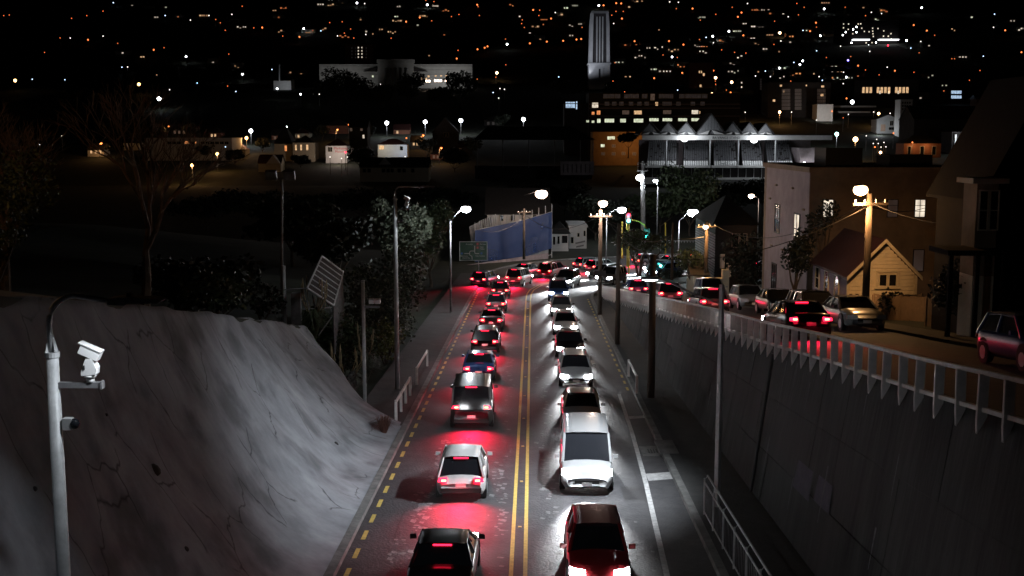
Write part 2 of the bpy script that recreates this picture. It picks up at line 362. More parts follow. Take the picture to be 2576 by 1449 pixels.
# ------------------------------------------------------------------ retaining wall and its white fence
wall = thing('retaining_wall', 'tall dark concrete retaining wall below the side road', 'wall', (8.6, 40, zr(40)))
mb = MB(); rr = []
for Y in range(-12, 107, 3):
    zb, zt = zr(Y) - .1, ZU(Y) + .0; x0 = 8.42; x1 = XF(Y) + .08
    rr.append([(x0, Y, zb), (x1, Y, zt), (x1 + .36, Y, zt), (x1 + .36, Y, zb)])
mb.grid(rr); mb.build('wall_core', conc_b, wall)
Y = -10.; ci = 0
while Y < 102:
    Y2 = Y + 2.36
    zb, zt = zr(Y + 1.2), ZU(Y + 1.2); hgt = zt - zb
    nrow = 3 if hgt > 3.5 else (2 if hgt > 1.4 else 1)
    if nrow and hgt > .3:
        for r_ in range(nrow):
            f0, f1 = r_ / nrow, (r_ + 1) / nrow
            P = []
            dx = random.uniform(-.012, .012)
            for off in (-.02 + dx, .06):
                for (yy, ff) in ((Y + .0, f0), (Y2 + .028, f0), (Y2 + .028, f1), (Y + .0, f1)):
                    b_, t_ = zr(yy) - .05, ZU(yy) + .03
                    g_ = .007 / max(hgt, .5); ff2 = ff + (g_ if ff == f0 else -g_)
                    P.append((8.42 + (XF(yy) + .08 - 8.42) * ff2 + off, yy, b_ + (t_ - b_) * ff2))
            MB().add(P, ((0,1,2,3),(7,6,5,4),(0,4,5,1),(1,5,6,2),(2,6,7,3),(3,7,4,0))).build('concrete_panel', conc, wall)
    Y += 2.4; ci += 1
MB().tube([(8.36, 39.2, zr(39)), (9.02, 39.2, ZU(39.2) - .2)], .06, 8).build('drain_pipe', dark, wall)
def wall_pt(Y, f, off=-.05):
    b_, t_ = zr(Y) - .05, ZU(Y) + .03; return (8.42 + (XF(Y) + .08 - 8.42) * f + off, Y, b_ + (t_ - b_) * f)
rw = random.Random(5); streak_lit = mat('light_streak', (.11, .11, .115), .9, var=.6, scale=6); overp = mat('painted_over_patch', (.075, .07, .095), .9, var=.3, scale=3)
for k in range(34):  # pale strips painting the white streaks of headlight on the wall
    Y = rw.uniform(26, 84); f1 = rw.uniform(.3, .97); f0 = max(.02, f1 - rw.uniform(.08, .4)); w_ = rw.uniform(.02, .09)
    MB().add([wall_pt(Y, f0), wall_pt(Y + w_ * .5, f0), wall_pt(Y + w_, f1), wall_pt(Y - w_ * .3, f1)], [(0, 1, 2, 3)]).build('light_streak', streak_lit, wall)
for Y, l_, f0, f1 in ((32.5, 1.9, .30, .45), (30.5, 1.6, .33, .46), (46, 1.4, .2, .3)):
    MB().add([wall_pt(Y, f0, -.045), wall_pt(Y + l_, f0, -.045), wall_pt(Y + l_ - .1, f1, -.045), wall_pt(Y + .1, f1, -.045)], [(0, 1, 2, 3)]).build('painted_patch', overp, wall)
fence = thing('white_fence', 'white post and rail fence along the top of the retaining wall', 'fence', (9.1, 40, ZU(40)))
post_mb = MB().prism([(-.1, -.035, 0), (.1, -.035, 0), (.1, -.035, -.84), (.02, -.035, -1.0), (-.08, -.035, -1.18), (-.1, -.035, -.9)], (0, .07, 0)); post_me = post_mb.mesh('post', wpaint)
Yp = 14.0; py_ = []
while Yp < 109:
    o = as_mesh_obj('post', post_me, fence); o.location = Vector((XF(Yp) - .08, Yp, ZF(Yp))) - OFF[fence.name]; py_.append(Yp)
    o.rotation_euler = (0, random.uniform(-.02, .02), random.uniform(-.05, .05)); Yp += 1.14
for a, b in zip(py_, py_[1:]):
    for dz, hh in ((.03, .09), (-.70, .09)):
        MB().hexa([(XF(a) - .1, a, ZF(a) + dz - hh / 2), (XF(a) + .0, a, ZF(a) + dz - hh / 2), (XF(b) + .0, b, ZF(b) + dz - hh / 2), (XF(b) - .1, b, ZF(b) + dz - hh / 2),
                   (XF(a) - .1, a, ZF(a) + dz + hh / 2), (XF(a) + .0, a, ZF(a) + dz + hh / 2), (XF(b) + .0, b, ZF(b) + dz + hh / 2), (XF(b) - .1, b, ZF(b) + dz + hh / 2)]).build('rail', wpaint, fence)

# ------------------------------------------------------------------ sprayed concrete bank on the left
def bank_p(s, Y):
    zb = zr(Y) + .1; zt = ztopL(min(Y, 57.5)) + .05
    x = -5.70 + .018 * Y - 4.65 * s - .018 * Y * s; z = zb + (zt - zb) * (s ** 1.75)
    n1 = noise.noise(Vector((x * .5, Y * .33, z * .22))); n2 = noise.noise(Vector((x * 1.3, Y * 1.1 + z * .45, z * .25)))
    n3 = noise.noise(Vector((Y * 2.6 + z * .9, z * .4, 5)))
    a = min(1, s * 5)
    d = a * (.20 * n1 + .055 * n2 + .02 * n3)
    return (x + d * .8, Y, z + d * .5 + (.12 * noise.noise(Vector((Y * .5, 9, 1))) if s > .9 else 0))
rr = []; NS = 64
for j in range(NS + 6):
    s_ = min(j / NS, 1); ye = 50.6 + 7 * s_ ** 1.25; r_ = []
    for i in range(171):
        Y = -8 + (ye + 8) * i / 170
        p = bank_p(s_, Y)
        if j > NS:
            k = j - NS; p = (p[0] - .35 * k, p[1], p[2] - .035 * k * k + .02)
        r_.append(p)
    p = r_[-1]; r_.append((p[0] - .12, p[1] + .2, p[2] - .12)); r_.append((p[0] - .3, p[1] + .25, p[2] - 1.4))
    rr.append(r_)
bank = MB().grid(rr).build('concrete_bank', shot, smooth=True)
tag(bank, 'pale sprayed concrete bank curving down to the left kerb', 'bank')
def proj(p):
    d = Vector(p) - Vector((0, 0, H)); f = d.y * math.cos(TH) - d.z * math.sin(TH); u = d.y * math.sin(TH) + d.z * math.cos(TH)
    return 1288 + FPX * d.x / f, 724.5 - FPX * u / f
for hx, hy, hr in ((388, 1192, .17), (466, 1381, .07), (845, 1120, .1), (262, 1050, .04), (80, 1240, .05)):
    best = min(((proj(bank_p(a / 60, 10 + b * .5)), a, b) for a in range(1, 60) for b in range(80)), key=lambda q: (q[0][0] - hx) ** 2 + (q[0][1] - hy) ** 2)
    p = Vector(bank_p(best[1] / 60, 10 + best[2] * .5)); n = Vector((.62, -.2, .55)).normalized()
    MB().tube([p - n * .1, p + n * .02, p + n * .035], [hr * 1.1, hr, hr * .5], 9).build('weep_hole', dark, bank)
# cracks and dark stains on the shotcrete
nt = shot.node_tree; N = nt.nodes; Lk = nt.links; pb = N['Principled BSDF']; base_l = pb.inputs['Base Color'].links[0].from_socket
tc = N.new('ShaderNodeTexCoord'); mp = N.new('ShaderNodeMapping'); mp.inputs['Scale'].default_value = (.35, .42, .2)
nz = N.new('ShaderNodeTexNoise'); nz.inputs['Scale'].default_value = 1.2; nz.inputs['Detail'].default_value = 4
mx = N.new('ShaderNodeVectorMath'); mx.operation = 'MULTIPLY_ADD'; mx.inputs[1].default_value = (.55, .55, .55)
vo = N.new('ShaderNodeTexVoronoi'); vo.feature = 'DISTANCE_TO_EDGE'; vo.inputs['Scale'].default_value = 1.0
Lk.new(tc.outputs['Object'], mp.inputs[0]); Lk.new(mp.outputs[0], nz.inputs['Vector']); Lk.new(nz.outputs['Color'], mx.inputs[0]); Lk.new(mp.outputs[0], mx.inputs[2]); Lk.new(mx.outputs[0], vo.inputs['Vector'])
cr = N.new('ShaderNodeMapRange'); cr.inputs['From Min'].default_value = .0; cr.inputs['From Max'].default_value = .012; cr.inputs['To Min'].default_value = .25
brk = N.new('ShaderNodeTexNoise'); brk.inputs['Scale'].default_value = .5; Lk.new(tc.outputs['Object'], brk.inputs['Vector'])
bm_ = N.new('ShaderNodeMapRange'); bm_.inputs['From Min'].default_value = .46; bm_.inputs['From Max'].default_value = .54; Lk.new(brk.outputs[0], bm_.inputs[0])
mxx = N.new('ShaderNodeMath'); mxx.operation = 'MAXIMUM'; Lk.new(vo.outputs[0], cr.inputs[0]); Lk.new(cr.outputs[0], mxx.inputs[0]); Lk.new(bm_.outputs[0], mxx.inputs[1])
st = N.new('ShaderNodeTexNoise'); st.inputs['Scale'].default_value = .55; st.inputs['Detail'].default_value = 7
sm_ = N.new('ShaderNodeMapRange'); sm_.inputs['From Min'].default_value = .34; sm_.inputs['From Max'].default_value = .5; sm_.inputs['To Min'].default_value = .55; Lk.new(tc.outputs['Object'], st.inputs['Vector']); Lk.new(st.outputs[0], sm_.inputs[0])
ml = N.new('ShaderNodeMath'); ml.operation = 'MULTIPLY'; Lk.new(mxx.outputs[0], ml.inputs[0]); Lk.new(sm_.outputs[0], ml.inputs[1])
mc = N.new('ShaderNodeMix'); mc.data_type = 'RGBA'; mc.blend_type = 'MULTIPLY'; mc.inputs[0].default_value = 1
Lk.new(base_l, mc.inputs[6]); Lk.new(ml.outputs[0], mc.inputs[7]); Lk.new(mc.outputs[2], pb.inputs['Base Color'])

# ------------------------------------------------------------------ trees and plants
def leaves(mb, blobs, n, ls, shell=.55, squash=1.):
    vol = [b[3] * b[4] * b[5] for b in blobs]; tot = sum(vol)
    for b, v in zip(blobs, vol):
        for _ in range(int(n * v / tot) + 1):
            while 1:
                d = Vector((random.uniform(-1, 1), random.uniform(-1, 1), random.uniform(-1, 1)))
                if .05 < d.length < 1: break
            d = d.normalized() * (shell + (1 - shell) * random.random()) * (1 + .16 * noise.noise(d * 3 + Vector(b[:3])))
            c = Vector((b[0] + d.x * b[3], b[1] + d.y * b[4], b[2] + d.z * b[5]))
            a = Vector((random.gauss(0, 1), random.gauss(0, 1), random.gauss(0, .7))).normalized()
            q = a.orthogonal().normalized(); w_ = a.cross(q); q = q * math.cos(1) + w_ * math.sin(1)
            L_ = ls * random.uniform(.6, 1.4)
            mb.add([c - a * L_, c + q * L_ * .5, c + a * L_, c - q * L_ * .5], [(0, 1, 2, 3)])
def rblobs(c, r, rz, n=7, sp=.62):
    out = [(c[0], c[1], c[2], r * .7, r * .7, rz * .7)]
    for k in range(n):
        a = 2 * math.pi * k / n + random.uniform(-.4, .4); e = random.uniform(-.5, .85); q = random.uniform(.34, .55)
        out.append((c[0] + r * sp * math.cos(a), c[1] + r * sp * math.sin(a), c[2] + rz * sp * e, r * q, r * q, rz * q))
    return out
def tree(name, label, base, h, r, leafm, n=1500, ls=.25, group=None, cat='tree', trunk=.16, lo=.42, barkm=None, forks=4, kind=None):
    base = Vector(base); t = thing(name, label, cat, base, group)
    cz = base.z + h * (lo + 1) / 2; rz = h * (1 - lo) / 2; bl = rblobs((base.x, base.y, cz), r, rz)
    mb = MB(); fk = base + Vector((random.uniform(-.2, .2), 0, h * lo * .75))
    mb.tube([base - Vector((0, 0, .3)), base + (fk - base) * .5 + Vector((random.uniform(-.1, .1), 0, 0)), fk], [trunk * 1.3, trunk, trunk * .85], 7)
    for b in bl[1:1 + forks]:
        e = Vector(b[:3]); m_ = fk.lerp(e, .5) + Vector((0, 0, -.08 * h))
        mb.tube([fk, m_, e], [trunk * .6, trunk * .4, trunk * .15], 5)
    mb.build('trunk', barkm or bark, t)
    lf = MB(); leaves(lf, bl, n, ls); lf.build('crown', leafm, t); return t
def bush(name, label, base, r, h, leafm, n=900, ls=.12, group=None):
    base = Vector(base); t = thing(name, label, 'bush', base, group)
    bl = rblobs((base.x, base.y, base.z + h * .5), r, h * .55, 6)
    mb = MB()
    for k in range(4): mb.tube([base - Vector((0, 0, .2)), Vector(bl[k + 1][:3])], [.05, .02], 5)
    mb.build('stem', bark, t); lf = MB(); leaves(lf, bl, n, ls); lf.build('foliage', leafm, t); return t
def bare_tree(name, label, base, h, sp, m, depth=5, seed=1):
    rnd = random.Random(seed); base = Vector(base); t = thing(name, label, 'tree', base)
    mt = MB(); mbr = MB()
    def grow(p, d, L_, r, k):
        q = p + d * L_; m_ = p.lerp(q, .5) + Vector((rnd.uniform(-1, 1), rnd.uniform(-1, 1), rnd.uniform(-.5, 1))) * L_ * .07
        (mt if k == depth else mbr).tube([p, m_, q], [r, r * .85, r * .66], 6 if k > 2 else 4, cap=False)
        if k == 0: return
        for _ in range(3 if k > 1 else 3):
            nd = (d + Vector((rnd.gauss(0, sp), rnd.gauss(0, sp), rnd.uniform(-.1, .45)))).normalized()
            grow(q if rnd.random() < .6 else p.lerp(q, rnd.uniform(.5, .9)), nd, L_ * rnd.uniform(.62, .85), r * .58, k - 1)
    grow(base - Vector((0, 0, .2)), Vector((.05, 0, 1)), h * .26, h * .022, depth)
    mt.build('trunk', m, t); mbr.build('branches', m, t); return t

# ------------------------------------------------------------------ street lamps and poles near the road
SOD = (1, .5, .18); LED = (.88, .94, 1); PCH = (1, .75, .6)
def ptz(root, p, s=1.):                               # pan-tilt camera on a bracket, p = top of the mount
    b = MB().tube([p, p + Vector((0, 0, .14 * s))], [.12 * s, .1 * s], 12).tube([p + Vector((0, 0, .14 * s)), p + Vector((0, 0, .2 * s))], [.16 * s, .17 * s], 12)
    b.build('camera_base', wplast, root, True)
    y = MB(); q = p + Vector((0, 0, .2 * s))
    y.prism([q + Vector((-.2, -.16, 0)) * s, q + Vector((.2, -.16, .04)) * s, q + Vector((.22, -.16, .2)) * s, q + Vector((.12, -.16, .48)) * s, q + Vector((-.06, -.16, .48)) * s, q + Vector((-.2, -.16, .12)) * s], (0, .32 * s, 0))
    y.build('camera_yoke', wplast, root)
    h = MB().box(q + Vector((.04, 0, .66)) * s, (.56 * s, .3 * s, .26 * s)); v = []
    for x_, y_, z_ in h.v:
        d = Vector((x_, y_, z_)) - q; a = -.42; v.append((q.x + d.x * math.cos(a) - (d.z - .66 * s) * -math.sin(a) * -1, y_, q.z + .66 * s + d.x * math.sin(a) + (d.z - .66 * s) * math.cos(a)))
    h.v = v; hd = h.build('camera_head', wplast, root)
    hood = MB().box(q + Vector((.02, 0, .82)) * s, (.66 * s, .34 * s, .03 * s)); v = []
    for x_, y_, z_ in hood.v:
        d = Vector((x_, y_, z_)) - q; a = -.42; v.append((q.x + d.x * math.cos(a) + (d.z - .66 * s) * .3, y_, q.z + .66 * s + d.x * math.sin(a) + (d.z - .66 * s) * math.cos(a)))
    hood.v = v; hood.build('sun_hood', wplast, hd)
    MB().tube([q + Vector((-.1, -.02, .3)) * s + Vector((0, -.15 * s, 0)), q + Vector((-.1, -.02, .18)) * s + Vector((0, -.15 * s, 0))], .02 * s, 6).build('cable', dark, root)
def led_pole(base, top, arm, label, r=(.12, .09), cams=True, power=3000, spill=330, cone=100, head=.55, name='street_lamp'):
    base = Vector(base); t = thing(name, label, 'street lamp', base)
    top_p = Vector((base.x, base.y, top)); a = Vector(arm); rr_ = a.z - top
    MB().tube([base, base + Vector((0, 0, .5 * (top - base.z))), top_p], [r[0], (r[0] + r[1]) / 2, r[1]], 16).build('pole', galv, t, True)
    k = MB().tube([top_p - Vector((0, 0, .06)), top_p + Vector((0, 0, .02))], r[1] * 1.2, 16)
    for j in range(4):
        w_ = math.pi / 4 + j * math.pi / 2; e = Vector((math.cos(w_), math.sin(w_), 0))
        k.add([top_p + e * r[1] * 1.1, top_p + e * .035 + Vector((0, 0, .32)), top_p + e * .03], [(0, 1, 2)])
    k.build('collar', galv, t)
    sg = 1 if a.x > base.x else -1; pts = [top_p]
    cx = min(abs(a.x - base.x) * .4, rr_ * .5, .45)
    for j in range(7):
        w_ = math.pi / 2 * j / 6; pts.append(Vector((base.x + sg * cx * (1 - math.cos(w_)), base.y + (a.y - base.y) * .1, a.z - cx + cx * math.sin(w_))))
    pts.append(a); MB().tube(pts, .042, 10).build('arm', galv, t, True)
    hp = a + Vector((sg * head * .1, 0, 0))
    hb = MB().prism([hp + Vector((0, -.11, -.05)), hp + Vector((sg * head * .45, -.11, -.06)), hp + Vector((sg * head * .55, -.11, -.03)), hp + Vector((sg * head * 1.35, -.11, -.03)), hp + Vector((sg * head * 1.45, -.11, .01)), hp + Vector((sg * head * 1.3, -.11, .04)), hp + Vector((sg * head * .3, -.11, .06)), hp + Vector((0, -.11, .04))], (0, .3, 0))
    lh = hb.build('lamp_head', galvd, t)
    MB().tube([hp + Vector((sg * .28, .04, .05)), hp + Vector((sg * .28, .04, .12))], [.05, .04], 8).build('photocell', dark, lh)
    MB().box(hp + Vector((sg * head * .95, .04, -.031)), (head * .7, .16, .003)).build('lens', E_W, lh)
    point('lamp_light', hp + Vector((sg * head * .95, .04, -.1)), LED, power, t, .12, cone, hp + Vector((sg * head * .95 + sg * 5.0, 5.5, -7)), .8)
    point('lamp_spill', hp + Vector((sg * head * .95, .04, -.1)), LED, spill, t, .12, 80, hp + Vector((sg * head * .95 - sg * 2.4, .04, -3.2)), .5)
    if cams:
        bz = top - .5; L_ = .7
        MB().box((base.x + L_ / 2 + r[1] * .6, base.y, bz), (L_, .09, .09)).box((base.x + L_ + r[1] * .6, base.y, bz), (.03, .13, .12)).build('bracket', galvd, t)
        ptz(t, Vector((base.x + L_ - .12, base.y, bz + .045)), .56)
        d = MB().box((base.x + r[1] + .1, base.y, bz - .62), (.14, .13, .18)); d.build('dome_mount', galv, t)
        MB().ball((base.x + r[1] + .2, base.y, bz - .62), .085, 12, 8).build('dome_camera', dglass, t, True)
    return t
led_pole((-7.14, 17.6, T(-7.14, 17.6)), 7.85, (-6.05, 17.0, 8.76), 'tall grey lamp pole with white cameras in front of the concrete bank', (.118, .098), spill=210, power=900)
led_pole((-5.95, 58.7, zr(58.7) + .12), 8.0, (-4.75, 58.7, 8.62), 'grey lamp pole with small cameras beside the bushes', (.13, .1), power=2200)
# slim steel pole by the right wall with a long arm
t = thing('street_lamp', 'slim pale steel lamp pole on the right footpath with a long arm', 'street lamp', (6.87, 37.4, zr(37.4) + .12))
ptop = at(1811, 716, 37.4).z
MB().tube([(6.87, 37.4, zr(37.4) + .1), (6.87, 37.4, ptop)], [.11, .085], 4).build('pole', galv, t)
a0 = Vector((6.87, 37.4, at(1807, 765, 37.4).z)); a1 = at(1750, 742, 38.2); a2 = at(1690, 712, 38.6); a3 = at(1652, 700, 38.8)
MB().tube([a0, a1, a2, a3], .035, 8).build('arm', galvd, t, True)
MB().ball(a3 + Vector((-.2, 0, 0)), (.38, .14, .07), 10, 6).build('lamp_head', galv, t, True)
MB().ball(a3 + Vector((-.22, 0, -.05)), (.26, .1, .05), 10, 6).build('lens', E_W, t, True)
point('lamp_light', a3 + Vector((-.22, 0, -.14)), (.88, .94, 1), 8200, t, .12, 112, a3 + Vector((-6.5, 1.5, -9)), 1.)
MB().box((6.79, 37.28, zr(37.4) + 4.2), (.012, .09, .3)).build('label_plate', white_s, t)
# steel post with twin floodlight heads beside the bank
t = thing('signal_post', 'grey steel post with a pair of small boxes on a bracket', 'post', (-6.87, 52.7, zr(52.7) + .12))
zt_ = at(913, 708, 52.7).z; MB().tube([(-6.87, 52.7, zr(52.7)), (-6.87, 52.7, zt_)], .085, 10).tube([(-6.87, 52.7, zt_), (-6.87, 52.7, zt_ + .05)], .1, 10).build('pole', galv, t, True)
zb_ = at(930, 772, 52.7).z; MB().box((-6.5, 52.7, zb_), (.75, .1, .1)).build('bracket', galvd, t)
for dx in (-.1, .18): MB().box((-6.38 + dx, 52.7, zb_ + .27), (.24, .2, .2), rx=.3).build('box', wplast, t)
def crossarm_pole(base, top, label, r=.14, arm=True, group=None, name='power_pole', lean=0):
    base = Vector(base); t = thing(name, label, 'pole', base, group); tp = Vector((base.x + lean, base.y, top))
    MB().tube([base - Vector((0, 0, .2)), tp], [r, r * .75], 10).build('pole', wood, t, True)
    if arm:
        MB().box(tp + Vector((0, -.12, -.5)), (1.9, .1, .12), rz=.25).build('crossarm', wood, t)
        for k in (-.8, -.3, .3, .8):
            MB().tube([tp + Vector((k * .97, -.12 + k * .25, -.44)), tp + Vector((k * .97, -.12 + k * .25, -.28))], [.05, .03], 6).build('insulator', wplast, t)
    return t
crossarm_pole((6.95, 56.5, zr(56.5) + .12), at(1640, 640, 56.5).z, 'thick dark timber pole close to the retaining wall', .2, False)
crossarm_pole((6.94, 74.8, zr(74.8) + .12), at(1557, 562, 74.8).z, 'dark timber pole standing between two taller ones on the right footpath', .17, False)
p91 = crossarm_pole((6.98, 90.9, zr(90.9) + .12), at(1513, 528, 90.9).z, 'pale based timber pole at the far end of the right footpath', .19)
MB().box((6.98, 90.75, at(1512, 688, 90.7).z), (.95, .05, .42), rz=0).build('warning_board', dark, p91)
pb_ = crossarm_pole((1.6, 153.0, zr(153) + .1), at(1318, 528, 150).z, 'timber power pole in front of the blue wrapped scaffolding', .2)
p100 = crossarm_pole((17.6, 104, T(17.6, 104)), at(1795, 556, 104).z, 'timber power pole beside the dark weatherboard house', .19)
crossarm_pole(tuple(at(1690, 700, 118)), at(1688, 560, 118).z, 'thin timber pole behind the round street tree', .16, False)
pr = crossarm_pole((17.35, 56, T(17.35, 56)), at(2190, 487, 56).z, 'tall timber pole in front of the cream gabled cottage', .19)
def bulb_lamp(name, label, pole_base, pole_top, head, m, col, power, r=.3, pm=None, real=True, rad=.07):
    t = thing(name, label, 'street lamp', pole_base); h = Vector(head); b = Vector(pole_base)
    sg = 1 if h.x > b.x else -1; tp = Vector((b.x, b.y, pole_top))
    MB().tube([b - Vector((0, 0, .2)), tp], [rad * 1.4, rad], 8).build('pole', pm or galvd, t, True)
    MB().tube([tp, tp + (h - tp) * .35 + Vector((0, 0, .12 * abs(h.x - b.x))), h + Vector((-sg * r * .6, 0, r * .35))], .04, 6).build('arm', galvd, t, True)
    MB().ball(h + Vector((0, 0, r * .55)), (r * .8, r * .5, r * .3), 10, 6).build('lamp_head', galvd, t, True)
    MB().ball(h, (r, r * .8, r * .72), 14, 10).build('lens', m, t, True)
    if real: point('lamp_light', h + Vector((0, 0, -r * 1.3)), col, power, t, r * .5)
    return t
def lamp_on(t, head, m, col, power, r=.32):           # a lamp fixed to a timber pole that is already there
    h = Vector(head); b = OFF[t.name]
    MB().tube([Vector((b.x, b.y, h.z - .35)), Vector(((b.x + h.x) / 2, (b.y + h.y) / 2, h.z + .12)), h + Vector((0, 0, r * .4))], .035, 6).build('lamp_arm', galvd, t, True)
    MB().ball(h + Vector((0, 0, r * .55)), (r * .8, r * .5, r * .3), 10, 6).build('lamp_head', galvd, t, True)
    MB().ball(h, (r, r * .8, r * .75), 14, 10).build('lamp_lens', m, t, True)
    point('lamp_light', h + Vector((0, 0, -r * 1.3)), col, power, t, r * .5)
bulb_lamp('street_lamp', 'dark lamp pole with bright white light on the left footpath', (-4.95, 92.2, zr(92.2) + .12), at(1130, 556, 92.2).z, at(1172, 526, 92.2), E_W, LED, 1500, .4)
lamp_on(pb_, at(1362, 488, 150), E_P, PCH, 1500, .8)
lamp_on(p91, at(1517, 512, 90.3), E_P, PCH, 900, .36)
lamp_on(pr, at(2165, 478, 55.3), E_N, SOD, 620, .36)
point('lamp_throw', at(2165, 478, 55.3) + Vector((0, .1, -.5)), SOD, 2800, pr, .2, 74, (19.2, 62, 3.2), .7)
lamp_on(p100, at(1775, 571, 103), E_N, SOD, 500, .26)
bulb_lamp('street_lamp', 'white street light behind the hanging traffic signals', at(1524, 690, 132), at(1524, 540, 132).z, at(1564, 528, 132), E_W, LED, 1600, .52)
bulb_lamp('street_lamp', 'very bright white street light in front of the park trees', at(1706, 660, 146), at(1704, 556, 146).z, at(1743, 535, 146), E_W, LED, 3200, .7)
bulb_lamp('street_lamp', 'small peach light above the dark house roof on the right', at(1905, 640, 190), at(1905, 500, 190).z, at(1890, 493, 190), E_P, PCH, 300, .5)
# tall floodlight mast and thin pole by the park
t = thing('floodlight_mast', 'tall steel floodlight mast behind the traffic signals', 'mast', at(1618, 640, 178))
mbase = at(1618, 640, 178); mtop = at(1617, 405, 178)
MB().tube([mbase, mtop], [.42, .26], 12).build('pole', galv, t, True)
MB().box(mtop + Vector((0, 0, -1.5)), (1.7, .8, .1)).box(mtop + Vector((0, 0, -.4)), (1.3, .7, .08)).build('platform', galvd, t)
for dx in (-.75, .75): MB().tube([mtop + Vector((dx, 0, -1.5)), mtop + Vector((dx, 0, -.2))], .03, 5).build('rail', galvd, t)
fl = at(1610, 447, 177); MB().ball(fl, (.62, .4, .5), 12, 8).build('flood_lamp', E_W, t, True)
point('lamp_light', fl + Vector((.4, 1.2, -.8)), LED, 2200, t, .4)
bulb_lamp('street_lamp', 'thin pole with a small white light right of the floodlight mast', at(1652, 640, 182), at(1653, 470, 182).z, at(1649, 455, 182), E_W, LED, 500, .38)
# traffic signals
def signal(t, p, red, grn):
    MB().box(p, (.34, .24, 1.0)).box(p + Vector((0, .02, 0)), (.62, .03, 1.3)).build('signal_housing', dark, t)
    for dz, m in ((.32, red), (0, dark), (-.32, grn)):
        MB().tube([p + Vector((0, -.12, dz)), p + Vector((0, -.15, dz))], .19 if m is not dark else .13, 12).build('signal_lens', m, t)
t = thing('traffic_signal', 'yellow arched signal mast with a green light hanging over the road', 'traffic light', at(1578, 672, 131))
b = at(1578, 672, 131); k0 = at(1578, 552, 131); k1 = at(1606, 556, 131); k2 = at(1622, 566, 131); k3 = at(1627, 580, 131)
MB().tube([b, k0 + Vector((0, 0, .6))], .11, 8).build('pole', orange_p, t, True); MB().tube([k0, k1, k2, k3], .07, 8).build('arm', orange_p, t, True)
signal(t, at(1627, 588, 130.8), dark, E_G); point('signal_light', at(1627, 593, 130.3), (.1, 1, .85), 260, t, .1)
t = thing('traffic_signal', 'pole mounted signal showing red and green beside the white street light', 'traffic light', at(1582, 690, 126))
MB().tube([at(1582, 690, 126), at(1582, 523, 126)], .09, 8).build('pole', orange_p, t, True)
signal(t, at(1581, 548, 125.7), E_R, E_G); point('signal_light', at(1581, 548, 125.2), (.6, .5, .5), 120, t, .1)
for px, a_, b_, Y, lb in ((1565, 560, 650, 140, 'short yellow signal pole left of the hanging signal'), (1674, 562, 640, 168, 'yellow pole by the park rail, left of the two'), (1755, 580, 648, 165, 'yellow pole by the park rail, nearest the dark house')):
    t = thing('yellow_pole', lb, 'pole', at(px, b_, Y)); MB().tube([at(px, b_, Y), at(px, a_, Y)], .11, 8).build('pole', orange_p, t, True)
    MB().ball(at(px, a_, Y), .14, 8, 5).build('cap', orange_p, t, True)
# park railing beyond the bend
t = thing('park_railing', 'pale steel railing beyond the bend in front of the park', 'railing', at(1700, 612, 186))
for k in range(16):
    q = at(1655 + k * 7.4, 606, 186); MB().tube([Vector((q.x, q.y, T(q.x, q.y) - .1)), q], .05, 6).build('post', galv, t)
for dz in (0, -.55, -1.0):
    a_, b_ = at(1655, 606, 186), at(1768, 606, 186); MB().tube([a_ + Vector((0, 0, dz)), b_ + Vector((0, 0, dz))], .04, 6).build('rail', galv, t)
# timber and steel barrier rails beside the footpaths
def white_rail(name, label, x, Y0, Y1, n, h=.95):
    t = thing(name, label, 'barrier', (x, Y0, zr(Y0) + .12))
    for k in range(n):
        Y = Y0 + (Y1 - Y0) * k / max(1, n - 1); MB().box((x + .018 * (Y - Y0), Y, zr(Y) + .12 + h / 2), (.12, .12, h)).build('post', wpaint, t)
    MB().hexa([(x - .03, Y0 - .1, zr(Y0) + .92), (x + .03, Y0 - .1, zr(Y0) + .92), (x + .03 + .018 * (Y1 - Y0), Y1 + .1, zr(Y1) + .92), (x - .03 + .018 * (Y1 - Y0), Y1 + .1, zr(Y1) + .92),
               (x - .03, Y0 - .1, zr(Y0) + 1.07), (x + .03, Y0 - .1, zr(Y0) + 1.07), (x + .03 + .018 * (Y1 - Y0), Y1 + .1, zr(Y1) + 1.07), (x - .03 + .018 * (Y1 - Y0), Y1 + .1, zr(Y1) + 1.07)]).build('rail', wpaint, t)
white_rail('barrier_rail', 'white timber rail with four posts at the end of the bank', -5.25, 51, 57, 4)
white_rail('barrier_rail', 'white timber rail farther along the left footpath behind the first', -5.05, 60, 66, 2)
white_rail('barrier_rail', 'short white rail on the right footpath beside the thick pole', 6.35, 57.5, 62.5, 2)
t = thing('steel_railing', 'galvanised handrail with wire panels on the right footpath', 'railing', (6.35, 31, zr(31) + .12))
for k in range(9):
    Y = 22.5 + k * 1.75; x = 6.3 - (38 - Y) * .006; z = zr(Y) + .1; MB().tube([(x, Y, z), (x, Y, z + 1.25)], .03, 6).build('post', galv, t)
    MB().tube([(x, Y, z + 1.2), (x + .1, Y, z + 1.33)], .012, 5).build('bracket', galv, t)
    if k < 8:
        x2 = 6.3 - (38 - Y - 1.75) * .006; z2 = zr(Y + 1.75) + .1
        for j in range(1, 8):
            f = j / 8; MB().tube([(x + (x2 - x) * f, Y + 1.75 * f, z + .15 + (z2 - z) * f), (x + (x2 - x) * f, Y + 1.75 * f, z + 1.1 + (z2 - z) * f)], .008, 4).build('wire', galvd, t)
for dz, dx, r_ in ((1.33, .1, .035), (1.12, 0, .03), (.14, 0, .025)):
    MB().tube([(6.3 - 15.5 * .006 + dx, 22.5, zr(22.5) + .1 + dz), (6.3 - 1.5 * .006 + dx, 36.5, zr(36.5) + .1 + dz)], r_, 8).build('rail', galv, t)
